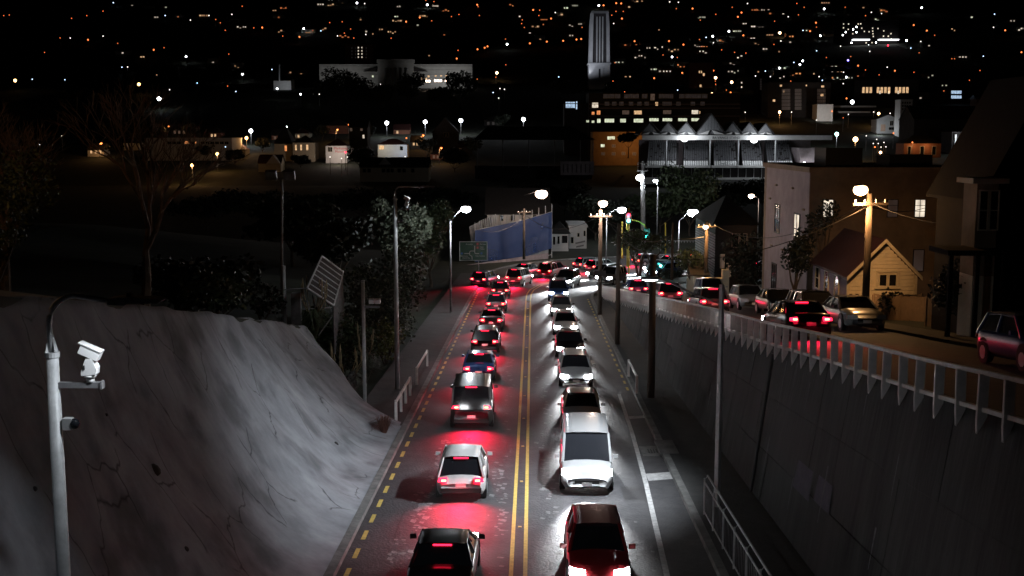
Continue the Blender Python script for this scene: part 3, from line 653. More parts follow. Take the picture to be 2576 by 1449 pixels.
# green direction sign
sc_ = at(1191, 631.5, 126); w_, h_ = 3.02, 2.05
t = thing('road_sign', 'green direction sign with a white route diagram beside the bend', 'road sign', (sc_.x + .55, 126.1, zr(126)))
MB().tube([(sc_.x + .55, 126.12, zr(126)), (sc_.x + .55, 126.12, sc_.z + .6)], .055, 8).build('post', galv, t, True)
MB().box(sc_, (w_, .05, h_)).build('sign_face', green_s, t)
for dx, dz, a, b in ((0, h_ / 2, w_, .07), (0, -h_ / 2, w_, .07), (-w_ / 2, 0, .07, h_ + .07), (w_ / 2, 0, .07, h_ + .07)):
    MB().box(sc_ + Vector((dx, -.012, dz)), (a, .05, b)).build('border', white_s, t)
K = 3.02 / 480; ox, oz = 440, 832
def sp(px, py): return sc_ + Vector(((px - ox) * K, -.035, -(py - oz) * K))
for path in (((462, 738), (462, 860), (478, 875), (540, 875)), ((280, 875), (372, 875)), ((462, 830), (392, 830), (374, 845), (374, 900), (415, 925), (418, 978))):
    for p, q in zip(path, path[1:]): MB().tube([sp(*p), sp(*q)], .058, 6).build('route_line', white_s, t)
for px, py, r_, m in ((512, 708, 22, red_s), (512, 773, 22, red_s), (580, 872, 20, blue_s), (238, 875, 20, blue_s)):
    MB().tube([sp(px, py) + Vector((0, .01, 0)), sp(px, py) + Vector((0, -.012, 0))], r_ * K, 10).build('symbol', m, t)
for s_, px, py, al in (('Brooklyn', 372, 722, 'CENTER'), ('Porirua', 552, 722, 'LEFT'), ('Hutt', 552, 772, 'LEFT'), ('Valley', 552, 806, 'LEFT'), ('Newtown', 350, 928, 'RIGHT'), ('Island Bay', 384, 962, 'RIGHT'), ('City Centre', 474, 928, 'LEFT'), ('1', 512, 720, 'CENTER'), ('2', 512, 785, 'CENTER')):
    text_mesh('lettering', s_, 34 * K, white_s, t, sp(px, py) + Vector((0, -.02, 0)), align=al)
# power lines
def wire(a, b, sag, label):
    a, b = Vector(a), Vector(b); pts = [a.lerp(b, k / 12) - Vector((0, 0, sag * 4 * (k / 12) * (1 - k / 12))) for k in range(13)]
    o = MB().tube(pts, .02, 4).build('power_line', dark); tag(o, label, 'cable')
wire(at(1318, 545, 150), at(1180, 570, 128), 1.2, 'cable sagging left from the pole by the scaffolding')
wire(at(1318, 535, 150), at(1513, 540, 90.9), 1.6, 'cable sagging between scaffolding pole and footpath pole')
wire(at(1513, 545, 90.9), at(1795, 590, 104), 1.0, 'cable crossing from footpath pole to the dark house pole')
wire(at(1557, 575, 74.8), at(1690, 590, 118), .8, 'cable between the middle footpath pole and the thin pole')
wire(at(1128, 560, 92.2), at(1010, 620, 100), .8, 'thin cable running from the left lamp pole into trees')
wire(at(2190, 520, 56), at(2330, 522, 76), .25, 'service cable from tall pole to the brown building')
wire(at(2190, 510, 56), at(2560, 560, 45), .5, 'cable from tall pole towards the bay window house')
wire(at(1513, 532, 90.9), at(1640, 645, 56.5), .5, 'cable from far footpath pole to the thick dark pole')
wire(at(1640, 650, 56.5), at(2190, 515, 56), .9, 'long cable from thick dark pole across to the cottage pole')
wire(at(1318, 540, 150), at(1440, 585, 173), .6, 'service cable from the scaffolding pole to the white house')
wire(at(2190, 505, 56), at(1797, 565, 104), 1.5, 'long cable between cottage pole and dark house pole')

# ------------------------------------------------------------------ vehicles
TYPES = {
 'hatchback': dict(L=4.1, W=.87, sh=[(0,.62),(.02,.84),(.08,.95),(.3,.94),(.55,.93),(.74,.92),(.88,.82),(.97,.70),(1,.52)], gh=(.035,.13,.56,.755), rz=1.5),
 'sedan': dict(L=4.65, W=.89, sh=[(0,.62),(.02,.86),(.08,1.0),(.2,1.0),(.5,.94),(.72,.92),(.88,.82),(.97,.68),(1,.52)], gh=(.16,.30,.56,.745), rz=1.44),
 'wagon': dict(L=4.75, W=.9, sh=[(0,.64),(.02,.88),(.07,.98),(.3,.97),(.55,.96),(.74,.95),(.88,.86),(.97,.72),(1,.54)], gh=(.02,.075,.57,.75), rz=1.52),
 'suv': dict(L=4.6, W=.93, sh=[(0,.72),(.02,1.0),(.06,1.1),(.3,1.09),(.55,1.08),(.74,1.07),(.9,.98),(.98,.82),(1,.6)], gh=(.02,.07,.57,.745), rz=1.78),
 'van': dict(L=4.9, W=.95, sh=[(0,.8),(.01,1.1),(.04,1.15),(.3,1.15),(.6,1.15),(.84,1.12),(.93,.98),(.985,.8),(1,.6)], gh=(.005,.02,.70,.87), rz=1.98)}
CAR = {}
def car_meshes(kind):
    d = TYPES[kind]; L_, W_ = d['L'], d['W']; n = 26; rows = []; zb = .24
    for i in range(n + 1):
        t = i / n; e = min(t, 1 - t); wf = .80 + .20 * min(1, (e / .10)) ** .5 if e < .1 else 1
        if t > .75: wf *= 1 - .06 * (t - .75) / .25
        z = interp(t, d['sh']); w_ = W_ * wf; y = t * L_; zz = zb + (.10 if e < .02 else 0)
        r_ = [(-w_ * .90, y, zz), (-w_ * .985, y, zz + .14), (-w_, y, zz + (z - zz) * .55), (-w_ * .965, y, z - .07), (-w_ * .90, y, z - .012), (-w_ * .5, y, z + .02), (0, y, z + .03)]
        rows.append(r_ + [(-x, y2, z2) for x, y2, z2 in r_[-2::-1]])
    body = MB().grid(rows); m0 = len(rows[0])
    body.f.append(tuple(range(m0))); body.f.append(tuple(reversed([n * m0 + k for k in range(m0)]))); body.f.append(tuple([i * m0 for i in range(n + 1)] + [i * m0 + m0 - 1 for i in range(n, -1, -1)])); body.m += [0] * 3
    a, b, c, e = [f * L_ for f in d['gh']]; rz_ = d['rz']
    def zs(y): return interp(y / L_, d['sh'])
    wb, wt = W_ * .90, W_ * .70
    if kind == 'van': wt = W_ * .82
    lo_ = [(-wb, a, zs(a) - .03), (wb, a, zs(a) - .03), (wb, e, zs(e) - .03), (-wb, e, zs(e) - .03)]; up_ = [(-wt, b, rz_ - .05), (wt, b, rz_ - .05), (wt, c, rz_ - .06), (-wt, c, rz_ - .06)]
    glass = MB().hexa(lo_ + up_)
    roof = MB(); rr_ = []
    for i in range(6):
        y = b - .04 + (c - b + .1) * i / 5; zz = rz_ - .03 - .03 * abs(i / 5 - .45) * 2
        rr_.append([(-wt - .03, y, zz - .05), (-wt - .015, y, zz + .01), (-wt * .6, y, zz + .045), (0, y, zz + .055), (wt * .6, y, zz + .045), (wt + .015, y, zz + .01), (wt + .03, y, zz - .05)])
    roof.grid(rr_)
    pil = []
    for s_ in (-1, 1):
        for p, q in ((lo_[0], up_[0]), (lo_[3], up_[3])): pil.append(MB().tube([(s_ * abs(p[0]) * 1.005, p[1], p[2]), (s_ * abs(q[0]) * 1.01, q[1], q[2])], [.055, .045], 5))
        ym = (a + e) / 2 - .1; f = .5; pil.append(MB().tube([(s_ * wb * 1.005, ym, zs(ym)), (s_ * wt * 1.01, ym - .05, rz_ - .06)], [.05, .04], 5))
        if kind in ('wagon', 'suv', 'van'): yq = a + (e - a) * .27; pil.append(MB().tube([(s_ * wb * 1.005, yq, zs(yq)), (s_ * wt * 1.01, yq, rz_ - .06)], [.05, .04], 5))
    tyre = MB().tube([(-.1, 0, 0), (.1, 0, 0)], .315, 18); rim = MB().tube([(-.112, 0, 0), (.112, 0, 0)], .2, 10)
    zt = zs(.05 * L_)
    tl = MB().hexa([(-.16, -.012, -.05), (.15, -.02, -.08), (.17, .16, -.07), (-.16, .03, -.05), (-.13, .0, .06), (.15, .02, .08), (.17, .2, .08), (-.13, .05, .06)])
    core = MB().box((.05, -.026, 0), (.16, .02, .06))
    hl = MB().hexa([(-.22, .02, -.08), (.2, -.10, -.08), (.2, -.3, -.08), (-.22, -.05, -.08), (-.22, -.03, .08), (.2, -.16, .10), (.2, -.34, .10), (-.22, -.1, .08)])
    bar = MB().box((0, 0, 0), (.5, .02, .035)); plate = MB().box((0, 0, 0), (.36, .015, .125))
    mir = MB().hexa([(-.09, -.05, -.06), (.1, -.04, -.06), (.09, .06, -.06), (-.09, .04, -.06), (-.09, -.05, .07), (.09, -.04, .06), (.08, .05, .06), (-.09, .04, .07)])
    bump_r = MB().box((0, .0, .42), (W_ * 1.62, .1, .16)); grille = MB().box((0, 0, 0), (W_ * .9, .05, .13)); arch = MB().tube([(-.02, 0, 0), (.02, 0, 0)], .39, 18)
    return dict(body=body.mesh('body', dark, True), glass=glass.mesh('glazing', dglass), roof=roof.mesh('roof_panel', dark, True), pil=[q.mesh('pillar', dark) for q in pil], tyre=tyre.mesh('tyre', black), rim=rim.mesh('rim', galv),
                tl=tl.mesh('tail_lamp', E_TAIL), tlo=tl.mesh('tail_lamp', mat('tail_lens_unlit_' + kind, (.2, .01, .012), .25, var=.05)), core=core.mesh('brake_core', E_TAILC), hl=hl.mesh('headlamp', E_HEAD), hlo=hl.mesh('headlamp', mat('headlamp_unlit_' + kind, (.5, .5, .52), .12, .3, var=.05)),
                bar=bar.mesh('high_brake_lamp', E_TAIL), plate=plate.mesh('number_plate', white_s), mir=mir.mesh('mirror', dark), bump=bump_r.mesh('bumper', black), grille=grille.mesh('grille', black), arch=arch.mesh('wheel_arch', black), zs=zs)
PAINT = {k: mat('car_paint_' + k, c, .32, .25, var=.05, clear=.8) for k, c in dict(white=(.62, .62, .62), silver=(.36, .37, .38), grey=(.13, .135, .14), black=(.012, .012, .014), blue=(.03, .06, .17), red=(.25, .015, .02), green=(.03, .07, .05)).items()}
def car(kind, colour, loc, rz, label, group, lit, pitch=0., hpow=0, tpow=0):
    if kind not in CAR: CAR[kind] = car_meshes(kind)
    M, d = CAR[kind], TYPES[kind]; L_, W_ = d['L'], d['W']; zs = M['zs']; loc = Vector(loc)
    t = thing(kind if kind != 'suv' else 'off_road_car', label, 'van' if kind == 'van' else 'car', loc, group); t.rotation_euler = (pitch, 0, rz)
    def part(name, me, p, paint=False, rot=None, sc=None, par=None):
        o = link(bpy.data.objects.new(name, me)); o.parent = par or t; o.location = Vector(p) - (Vector((0, L_ / 2, 0)) if par is None else Vector((0, 0, 0)))
        if paint: o.material_slots[0].link = 'OBJECT'; o.material_slots[0].material = PAINT[colour]
        if rot: o.rotation_euler = rot
        if sc: o.scale = sc
        return o
    part('body', M['body'], (0, 0, 0), True); part('glazing', M['glass'], (0, 0, 0)); part('roof_panel', M['roof'], (0, 0, 0), True); 
    for q in M['pil']: part('pillar', q, (0, 0, 0), True)
    for x in (-1, 1):
        for y in (.185, .81):
            part('wheel_arch', M['arch'], (x * W_ * .975, L_ * y, .36)); w_ = part('tyre', M['tyre'], (x * (W_ - .09), L_ * y, .315)); part('rim', M['rim'], (0, 0, 0), par=w_)
        zt = zs(.045 * L_) - .12; zh = zs(.955 * L_) - .10
        tl_ = part('tail_lamp', M['tl'] if lit else M['tlo'], (x * (W_ - .24), -.005, zt), sc=(-x, 1, 1) if x > 0 else (1, 1, 1))
        if lit: part('brake_core', M['core'], (0, 0, 0), par=tl_)
        part('headlamp', M['hl'] if lit else M['hlo'], (x * (W_ - .27), L_ + .03, zh), sc=(x, 1, 1))
        part('mirror', M['mir'], (x * (W_ + .08), L_ * (d['gh'][3] - .045), zs(L_ * .7) + .08), True)
    part('bumper', M['bump'], (0, -.01, 0)); part('grille', M['grille'], (0, L_ - .0, .5)); part('number_plate', M['plate'], (0, -.065, .62)); part('number_plate', M['plate'], (0, L_ + .03, .42))
    if lit:
        part('high_brake_lamp', M['bar'], (0, L_ * d['gh'][1] - .07, d['rz'] - .06))
        def lamp(nm, p, col, e, spot=None, r=.2, rot=None):
            l = bpy.data.lights.new(nm, 'SPOT' if spot else 'POINT'); l.energy = e; l.color = col; l.shadow_soft_size = r
            if spot: l.spot_size = R(spot); l.spot_blend = .7
            o = link(bpy.data.objects.new(nm, l)); o.parent = t; o.location = Vector(p) - Vector((0, L_ / 2, 0))
            if rot: o.rotation_euler = rot
        if hpow: lamp('headlamp_light', (0, L_ + .25, .72), (.94, .97, 1), hpow, 46, .25, (R(68), 0, 0))
        if tpow: lamp('tail_light', (0, -.22, .8), (1, .01, .05), tpow, 118, .3, (R(-40), 0, 0))
    return t
cl = [(-.39 + .018 * Y, Y) for Y in range(0, 101, 5)] + [(1.55, 106), (2.2, 113), (4.2, 120), (7.6, 126.5), (12.5, 132), (19, 137), (27, 142), (38, 148), (58, 157)]
def lane(off0, off1, y1):
    out = []
    for i, p in enumerate(cl):
        q0 = Vector(cl[max(i - 1, 0)]); q1 = Vector(cl[min(i + 1, len(cl) - 1)]); t = (q1 - q0).normalized(); n = Vector((t.y, -t.x)); o = off0 + (off1 - off0) * sm(30, y1, p[1])
        out.append(Vector(p) + n * o)
    return out
def along(pts, s0, gaps):
    d = [0]
    for p, q in zip(pts, pts[1:]): d.append(d[-1] + (q - p).length)
    s_ = s0; out = []; k = 0
    while s_ < d[-1] - 3:
        i = max(j for j in range(len(d)) if d[j] <= s_); f = (s_ - d[i]) / (d[i + 1] - d[i]); p = pts[i].lerp(pts[i + 1], f); t = (pts[i + 1] - pts[i]).normalized()
        out.append((p, math.atan2(-t.x, t.y))); s_ += gaps(k); k += 1
    return out
ORD = 'first second third fourth fifth sixth seventh eighth ninth tenth eleventh twelfth thirteenth fourteenth fifteenth sixteenth seventeenth eighteenth nineteenth twentieth'.split()
kinds = ['hatchback', 'sedan', 'wagon', 'suv', 'hatchback', 'sedan', 'suv', 'van', 'hatchback', 'wagon', 'sedan']
cols_ = ['silver', 'grey', 'black', 'white', 'blue', 'silver', 'grey', 'white', 'red', 'black', 'silver', 'green', 'grey']
rc = random.Random(3)
def say(k): return {'suv': 'off-road car'}.get(k, k)
def queue(pts, s0, away, desc, group, hp, tp, seed, gmin=9.5, gmax=12.0):
    rc.seed(seed)
    for i, (p, a) in enumerate(along(pts, s0, lambda k: rc.uniform(gmin, gmax))):
        if p.x > 34: break
        k = kinds[(i * 3 + seed) % len(kinds)]; c = cols_[(i * 5 + seed * 2) % len(cols_)]
        lab = f'{c} {say(k)} with {"red tail lamps" if away else "white headlamps"} lit, {ORD[i]} in the {desc}'
        car(k, c, (p.x, p.y, zr(p.y)), a if away else a + math.pi, lab, group, True, (-.034 if away else .034) if p.y < 125 else 0, hp if away or p.y < 100 else hp * 2.6, tp)
queue(lane(-2.0, -2.6, 70), 30.5, True, 'near queue driving away', 'traffic driving away down the road', 900, 1500, 1)
queue([p for p in lane(-5.9, -5.9, 70) if p.y > 112 or p.x > 3], 3, True, 'outer lane round the bend', 'traffic driving away down the road', 900, 1800, 2)
queue(lane(2.2, 2.7, 60), 31.5, False, 'near queue of oncoming traffic', 'oncoming traffic', 8500, 25, 4)
queue([p for p in lane(6.1, 6.1, 60) if p.x > 9.5], 1, False, 'inner lane of oncoming traffic', 'oncoming traffic', 8500, 25, 6)
for i, (Y, k, c) in enumerate(((45, 'sedan', 'black'), (64, 'hatchback', 'grey'), (80, 'wagon', 'silver'), (97, 'hatchback', 'blue'))):
    car(k, c, (XF(Y) + 2.0, Y, ZU(Y) + .02), .01, f'{c} {say(k)} with red tail lamps behind the white fence, {ORD[i]} up the side road', 'cars driving down the side road', True, -.105, 60, 520)
for px, Y, k, c, lb in ((1792, 83, 'suv', 'silver', 'silver off-road car parked beside the dark weatherboard house'), (1888, 70, 'hatchback', 'silver', 'silver hatchback parked behind the off-road car'),
                        (1968, 63, 'sedan', 'black', 'black sedan parked between the silver hatchback and black wagon'), (2070, 56, 'wagon', 'black', 'black wagon parked left of the cottage pole'),
                        (2165, 50, 'sedan', 'grey', 'dark grey sedan with pale number plate parked below the cottage pole'), (2590, 31.6, 'hatchback', 'blue', 'dark car parked at the right edge of the picture')):
    x = (px - 1288) / FPX * Y; x = min(max(x, XF(Y) + 5.3), XF(Y) + 5.7)
    car(k, c, (x, Y, ZU(Y) + .02), math.pi, lb, 'cars parked on the side road', False, .105)

# ------------------------------------------------------------------ buildings
def window(root, c, w, h, m, nx=1, ny=1, fr=None, axis='y', sgn=-1, depth=.1):
    """a framed window on a wall facing -Y (axis y) or -X (axis x); c = centre on the wall face"""
    c = Vector(c); fr = fr or creamd; f = max(.05, min(w, h) * .07)
    def bx(u, z, a, b, d0, d1):
        if axis == 'y': return MB().bb((c.x + u - a / 2, c.y + sgn * d0, c.z + z - b / 2), (c.x + u + a / 2, c.y + sgn * d1, c.z + z + b / 2))
        return MB().bb((c.x + sgn * d0, c.y + u - a / 2, c.z + z - b / 2), (c.x + sgn * d1, c.y + u + a / 2, c.z + z + b / 2))
    fo = MB()
    for u, z, a, b in ((-w / 2, 0, f, h + f), (w / 2, 0, f, h + f), (0, h / 2, w - f, f), (0, -h / 2, w - f, f)):
        q = bx(u, z, a, b, -.02, depth * .6); fo.add(q.v, q.f)
    for k in range(1, nx): q = bx(-w / 2 + w * k / nx, 0, f * .7, h - f, -.02, depth * .5); fo.add(q.v, q.f)
    for k in range(1, ny): q = bx(0, -h / 2 + h * k / ny, w - f, f * .7, -.02, depth * .48); fo.add(q.v, q.f)
    wo = fo.build('window', fr, root); bx(0, 0, w - f, h - f, -.02, .025).build('pane', m, wo); return wo
def pxwin(root, Y, r, m, **k):                        # window given by its rectangle in the photograph, on a wall at depth Y
    a, b = at(r[0], r[1], Y), at(r[2], r[3], Y); window(root, ((a.x + b.x) / 2, Y, (a.z + b.z) / 2), b.x - a.x, a.z - b.z, m, **k)
def block(name, label, px0, px1, pt, pb, Y, dep, wm, roof='flat', rm=None, cat='building', group=None, rise=0, ground=True):
    a, b = at(px0, pt, Y), at(px1, pt, Y); zb = at(px0, pb, Y).z
    if ground: zb = min(zb, T((a.x + b.x) / 2, Y), T((a.x + b.x) / 2, Y + dep)) - .3
    t = thing(name, label, cat, ((a.x + b.x) / 2, Y, zb), group); rm = rm or roofd; zt = a.z
    MB().bb((a.x, Y, zb), (b.x, Y + dep, zt)).build('wall', wm, t)
    x0, x1 = a.x, b.x; o = .35
    if roof == 'flat': MB().bb((x0 - .15, Y - .15, zt + .003), (x1 + .15, Y + dep + .15, zt + .35)).build('parapet', wm, t)
    elif roof == 'gable_y':                           # gable end faces the viewer
        xm = (x0 + x1) / 2
        MB().prism([(x0, Y, zt), (x1, Y, zt), (xm, Y, zt + rise)], (0, dep, 0)).build('gable', wm, t)
        for s_, xe in ((-1, x0), (1, x1)):
            sl = rise / (xm - x0); MB().prism([(xe + s_ * o, Y - o, zt - o * sl + .02), (xm, Y - o, zt + rise + .02), (xm, Y - o, zt + rise + .14), (xe + s_ * o, Y - o, zt - o * sl + .14)], (0, dep + 2 * o, 0)).build('roof', rm, t)
    elif roof == 'gable_x':
        ym = Y + dep / 2; sl = rise / (dep / 2)
        MB().prism([(x0, Y, zt), (x0, Y + dep, zt), (x0, ym, zt + rise)], (x1 - x0, 0, 0)).build('gable', wm, t)
        for s_, ye in ((-1, Y), (1, Y + dep)):
            MB().prism([(x0 - o, ye + s_ * o, zt - o * sl + .02), (x0 - o, ym, zt + rise + .02), (x0 - o, ym, zt + rise + .14), (x0 - o, ye + s_ * o, zt - o * sl + .14)], (x1 - x0 + 2 * o, 0, 0)).build('roof', rm, t)
    elif roof == 'hip':
        r_ = min(dep, x1 - x0) / 2
        MB().add([(x0 - o, Y - o, zt), (x1 + o, Y - o, zt), (x1 + o, Y + dep + o, zt), (x0 - o, Y + dep + o, zt), (x0 + r_, Y + dep / 2, zt + rise), (x1 - r_, Y + dep / 2, zt + rise)], [(0, 1, 5, 4), (1, 2, 5), (2, 3, 4, 5), (3, 0, 4), (3, 2, 1, 0)]).build('roof', rm, t)
    return t
def flood(px, py, Y, to, e, col, parent, spot=100, dz=0, r=.3):
    p = at(px, py, Y) + Vector((0, 0, dz)); return point('flood_light', p, col, e, parent, r, spot, to, .6)

# --- cream gabled cottage on the side road
CY = 62.; cz0 = T(18.5, CY) ; c0 = at(2134, 692, CY); c1 = at(2304, 692, CY); ap = at(2222, 606, CY)
cott = thing('cottage', 'cream weatherboard cottage with a steep front gable and dark roof', 'house', ((c0.x + c1.x) / 2, CY, cz0))
x0, x1, ze = c0.x, c1.x, c0.z; xm = ap.x; zg = ap.z; D = 7.2
MB().bb((x0, CY, cz0 - .4), (x1, CY + D, ze)).prism([(x0, CY, ze), (x1, CY, ze), (xm, CY, zg - .12)], (0, D, 0)).build('wall', creamd, cott)
z = cz0 + .2
while z < zg - .35:
    if z < ze: a, b = x0 + .1, x1 - .1
    else:
        f = (z + .1 - ze) / (zg - ze); a, b = x0 + (xm - x0) * f, x1 + (xm - x1) * f
    MB().add([(a, CY - .008, z), (b, CY - .008, z), (b, CY - .05, z + .01), (a, CY - .05, z + .01), (a, CY - .012, z + .185), (b, CY - .012, z + .185), (b, CY - .02, z + .19), (a, CY - .02, z + .19)],
             ((0,1,2,3),(3,2,6,7),(4,7,6,5),(0,3,7,4),(1,5,6,2))).build('weatherboard', cream, cott); z += .2
z = cz0 + .2
while z < ze - .1:
    MB().add([(x0 - .008, CY + .1, z), (x0 - .008, CY + D, z), (x0 - .045, CY + D, z + .01), (x0 - .045, CY + .1, z + .01), (x0 - .012, CY + .1, z + .19), (x0 - .012, CY + D, z + .19)], ((0,1,2,3),(3,2,5,4),(0,3,4),(1,5,2))).build('weatherboard', red_lit, cott); z += .2
for xx in (x0, x1): MB().bb((xx - .07, CY - .07, cz0 - .2), (xx + .07, CY + .03, ze)).build('corner_board', creamd, cott)
for s_, xe in ((-1, x0), (1, x1)):
    sl = (zg - ze) / abs(xm - xe); e = .2
    MB().prism([(xe + s_ * e, CY - .45, ze - e * sl), (xm, CY - .45, zg), (xm, CY - .45, zg + .12), (xe + s_ * e, CY - .45, ze - e * sl + .12)], (0, D + .6, 0)).build('roof', redroof, cott)
    MB().prism([(xe + s_ * e, CY - .5, ze - e * sl - .05), (xm, CY - .5, zg - .06), (xm, CY - .5, zg + .16), (xe + s_ * e, CY - .5, ze - e * sl + .17)], (0, .045, 0)).build('barge_board', creamd, cott)
for k in range(2):
    px = 2212 + k * 24; pxwin(cott, CY - .05, (px, 690, px + 18, 720), dglass, ny=1)
a, b = at(2203, 684, CY), at(2260, 726, CY)
for q in (((a.x, CY - .12, a.z - .02), (b.x, CY - .05, a.z + .1)), ((a.x - .06, CY - .16, b.z), (b.x + .06, CY - .05, b.z + .1)), ((a.x, CY - .11, b.z + .1), (a.x + .1, CY - .05, a.z - .02)), ((b.x - .1, CY - .11, b.z + .1), (b.x, CY - .05, a.z - .02))): MB().bb(*q).build('architrave', creamd, cott)
for yy in (CY + 1.9, CY + 4.0, CY + 6.0): window(cott, (x0 - .05, yy, cz0 + 1.35), .8, 1.25, dglass, ny=2, axis='x')
MB().tube([(x0 + .75, CY - .1, cz0), (x0 + .75, CY - .1, ze - .1)], .04, 8).build('downpipe', creamd, cott)
# --- brown three storey building behind it
BY = 77.; t = block('apartment_house', 'three storey brown stucco building behind the cottage', 2040, 2442, 434, 800, BY, 14, brownw)
bx0 = at(2040, 430, BY).x; bzt = at(2040, 434, BY).z; bz0 = OFF[t.name].z
Yb = BY + 9.; MB().bb((bx0 - .06, BY - .02, bz0), (bx0 - .01, BY + 13, bzt + .3)).build('side_wall', greyw, t)
for px, lit in ((2083, WHT), (2245, DSK), (2314, WHT), (2391, DIM)): pxwin(t, BY, (px - 12, 502, px + 12, 546), Wn[lit], ny=3, nx=2 if px == 2314 else 1, fr=dark)
for px in (2310,): pxwin(t, BY, (px - 12, 628, px + 12, 682), Wn[DSK], fr=dark)
for yy, zz, m in ((BY + 3.0, bzt - 4.0, Wn[WHT]), (BY + 9, bzt - 3.7, dglass), (BY + 9.5, bzt - 8.2, dglass), (BY + 3.4, bzt - 9.9, dglass), (BY + 8, bzt - 9.7, dglass)): window(t, (bx0 - .06, yy, zz), 1.5, 2.1 if zz > bzt - 9 else 1.3, m, nx=2, ny=2, axis='x', fr=dark)
for yy, zz in ((BY + 9.5, bzt - 1.3), (BY + 4.5, bzt - 1.3), (BY + 11.5, bzt - 2.4), (BY + 1.2, bzt - 2.6), (BY + 10.5, bzt - 5.9), (BY + 7, bzt - 5.9)): MB().bb((bx0 - .17, yy - .25, zz), (bx0 - .06, yy + .25, zz + .12)).build('wall_vent', brownw, t)
MB().bb((bx0 + 1.5, BY + 2, bzt + .352), (bx0 + 4, BY + 5, bzt + 1.6)).build('roof_plant', dark, t); MB().bb((bx0 + 6.5, BY + 4, bzt + .352), (bx0 + 9.5, BY + 7, bzt + 1.1)).build('roof_plant', dark, t)
# --- dark Victorian house with bay window at the right edge
VY = 45.; t = block('villa', 'dark timber villa with a tall bay window at the right edge', 2478, 2760, 470, 900, VY, 5, nearb, 'gable_y', nearb, rise=4.2, cat='house')
va, vb = at(2462, 468, VY - 1), at(2506, 590, VY - 1); zb_ = OFF[t.name].z
MB().bb((va.x - .05, VY - 1, vb.z - 1.6), (vb.x, VY + .3, va.z + .1)).build('bay', brownw, t)
for k in range(2): window(t, (va.x + .22 + k * .4, VY - 1, (va.z + vb.z) / 2), .33, va.z - vb.z - .35, dglass, ny=2)
MB().bb((va.x - .35, VY - 1.35, va.z + .1), (vb.x + .25, VY + .3, va.z + .3)).build('cornice', cream, t)
MB().bb((va.x - .45, VY - 1.5, vb.z - .75), (vb.x + .35, VY + .3, vb.z - .55)).build('bay_sill', cream, t)
MB().bb((va.x - .05, VY - .99, zb_), (vb.x, VY + .3, vb.z - 1.61)).build('bay_base', cream, t)
pa = at(2385, 630, VY - 2); MB().bb((pa.x, VY - 2, pa.z - .2), (pa.x + 2.3, VY - .02, pa.z)).build('porch_roof', nearb, t)
for k in range(3): MB().bb((pa.x + .1 + k * 1.0, VY - 1.95, zb_), (pa.x + .25 + k * 1.0, VY - 1.8, pa.z - .2)).build('porch_post', nearb, t)
# --- garden fences below the cottages
def board_fence(label, a, b, h, m, n):
    a, b = Vector(a), Vector(b); t = thing('garden_fence', label, 'fence', a); L_ = (b - a); ang = math.atan2(L_.y, L_.x); w_ = L_.length / n
    for k in range(n):
        p = a + L_ * (k + .5) / n; MB().box(p + Vector((0, 0, h / 2 + random.uniform(-.02, .02))), (w_ * .94, .03, h), rz=ang).build('board', m, t)
    for f in (.2, .85): MB().box(a + L_ * .5 + Vector((0, .06, h * f)), (L_.length, .05, .09), rz=ang).build('rail', m, t)
    for f in (0, .5, 1): MB().box(a + L_ * f + Vector((0, .1, h / 2)), (.12, .12, h + .1), rz=ang).build('post', m, t)
def gp(px, Y): return Vector(((px - 1288) / FPX * Y, Y, T((px - 1288) / FPX * Y, Y)))
board_fence('pale board fence in front of the cottage garden', gp(2208, 58.5), gp(2352, 54.5), 1.2, brownw, 20)
board_fence('brown paling fence behind the pale board fence', gp(2232, 60.5), gp(2330, 58.5), 1.15, wood, 16)
board_fence('pale board fence in front of the dark villa', gp(2345, 51.5), gp(2440, 48), 1.3, brownw, 18)
board_fence('short dark picket fence left of the cottage pole', gp(2150, 60.5), gp(2182, 60), 1.2, wood, 8)
tree('street_tree', 'dark leafy tree standing between the brown building and cottage', gp(2012, 70), 5.2, 1.0, leafD, 1500, .12, lo=.3)
tree('street_tree', 'thin dark tree rising behind the cottage roof', gp(2070, 71), 6.8, 1.0, leafD, 500, .12, lo=.6)
bush('garden_bush', 'large round dark bush in front of the bay window villa', gp(2452, 46), 1.5, 3.6, leafD, 2600, .11)
bush('garden_bush', 'small shrub by the pale garden fence', gp(2262, 57.5), .8, 1.7, leafD, 500, .1)
# --- dark weatherboard house near the bend
HY = 112.; t = block('weatherboard_house', 'dark weatherboard house beside the timber pole near the bend', 1800, 1905, 566, 740, HY, 12, darkw, 'hip', rise=2.6, cat='house')
for k in range(22): MB().bb((at(1800, 600, HY).x - .05, HY, OFF[t.name].z + .5 + k * .27), (at(1800, 600, HY).x - .01, HY + 12, OFF[t.name].z + .7 + k * .27)).build('weatherboard', greyw, t)
for px in (1850, 1870): pxwin(t, HY, (px - 8, 588, px + 8, 622), dglass, fr=greyw)
for k, (px, py) in enumerate(((1812, 640), (1828, 662))): pxwin(t, HY - .02, (px, py, px + 10, py + 34), Wn[DIM], fr=cream)
t = block('garden_shed', 'small cream lean-to shed below the weatherboard house', 1745, 1775, 690, 750, 104, 4, cream, 'gable_x', cat='shed', rise=.8)
a = at(1772, 680, 104)
for k in range(3): MB().bb((a.x + .3 + .55 * k, 102.6, T(a.x, 102) - .1), (a.x + .9 + .55 * k, 103.2, T(a.x, 103) + .9 + .75 * k)).build('step_wall', cream, t)
bush('garden_bush', 'yellowish bush growing beside the lean-to shed', at(1738, 700, 106), 1.6, 3.2, leafM, 1100, .15)
bush('garden_bush', 'dark bush in front of the weatherboard house', gp(1880, 96), 2.2, 5.5, leafD, 1800, .16)
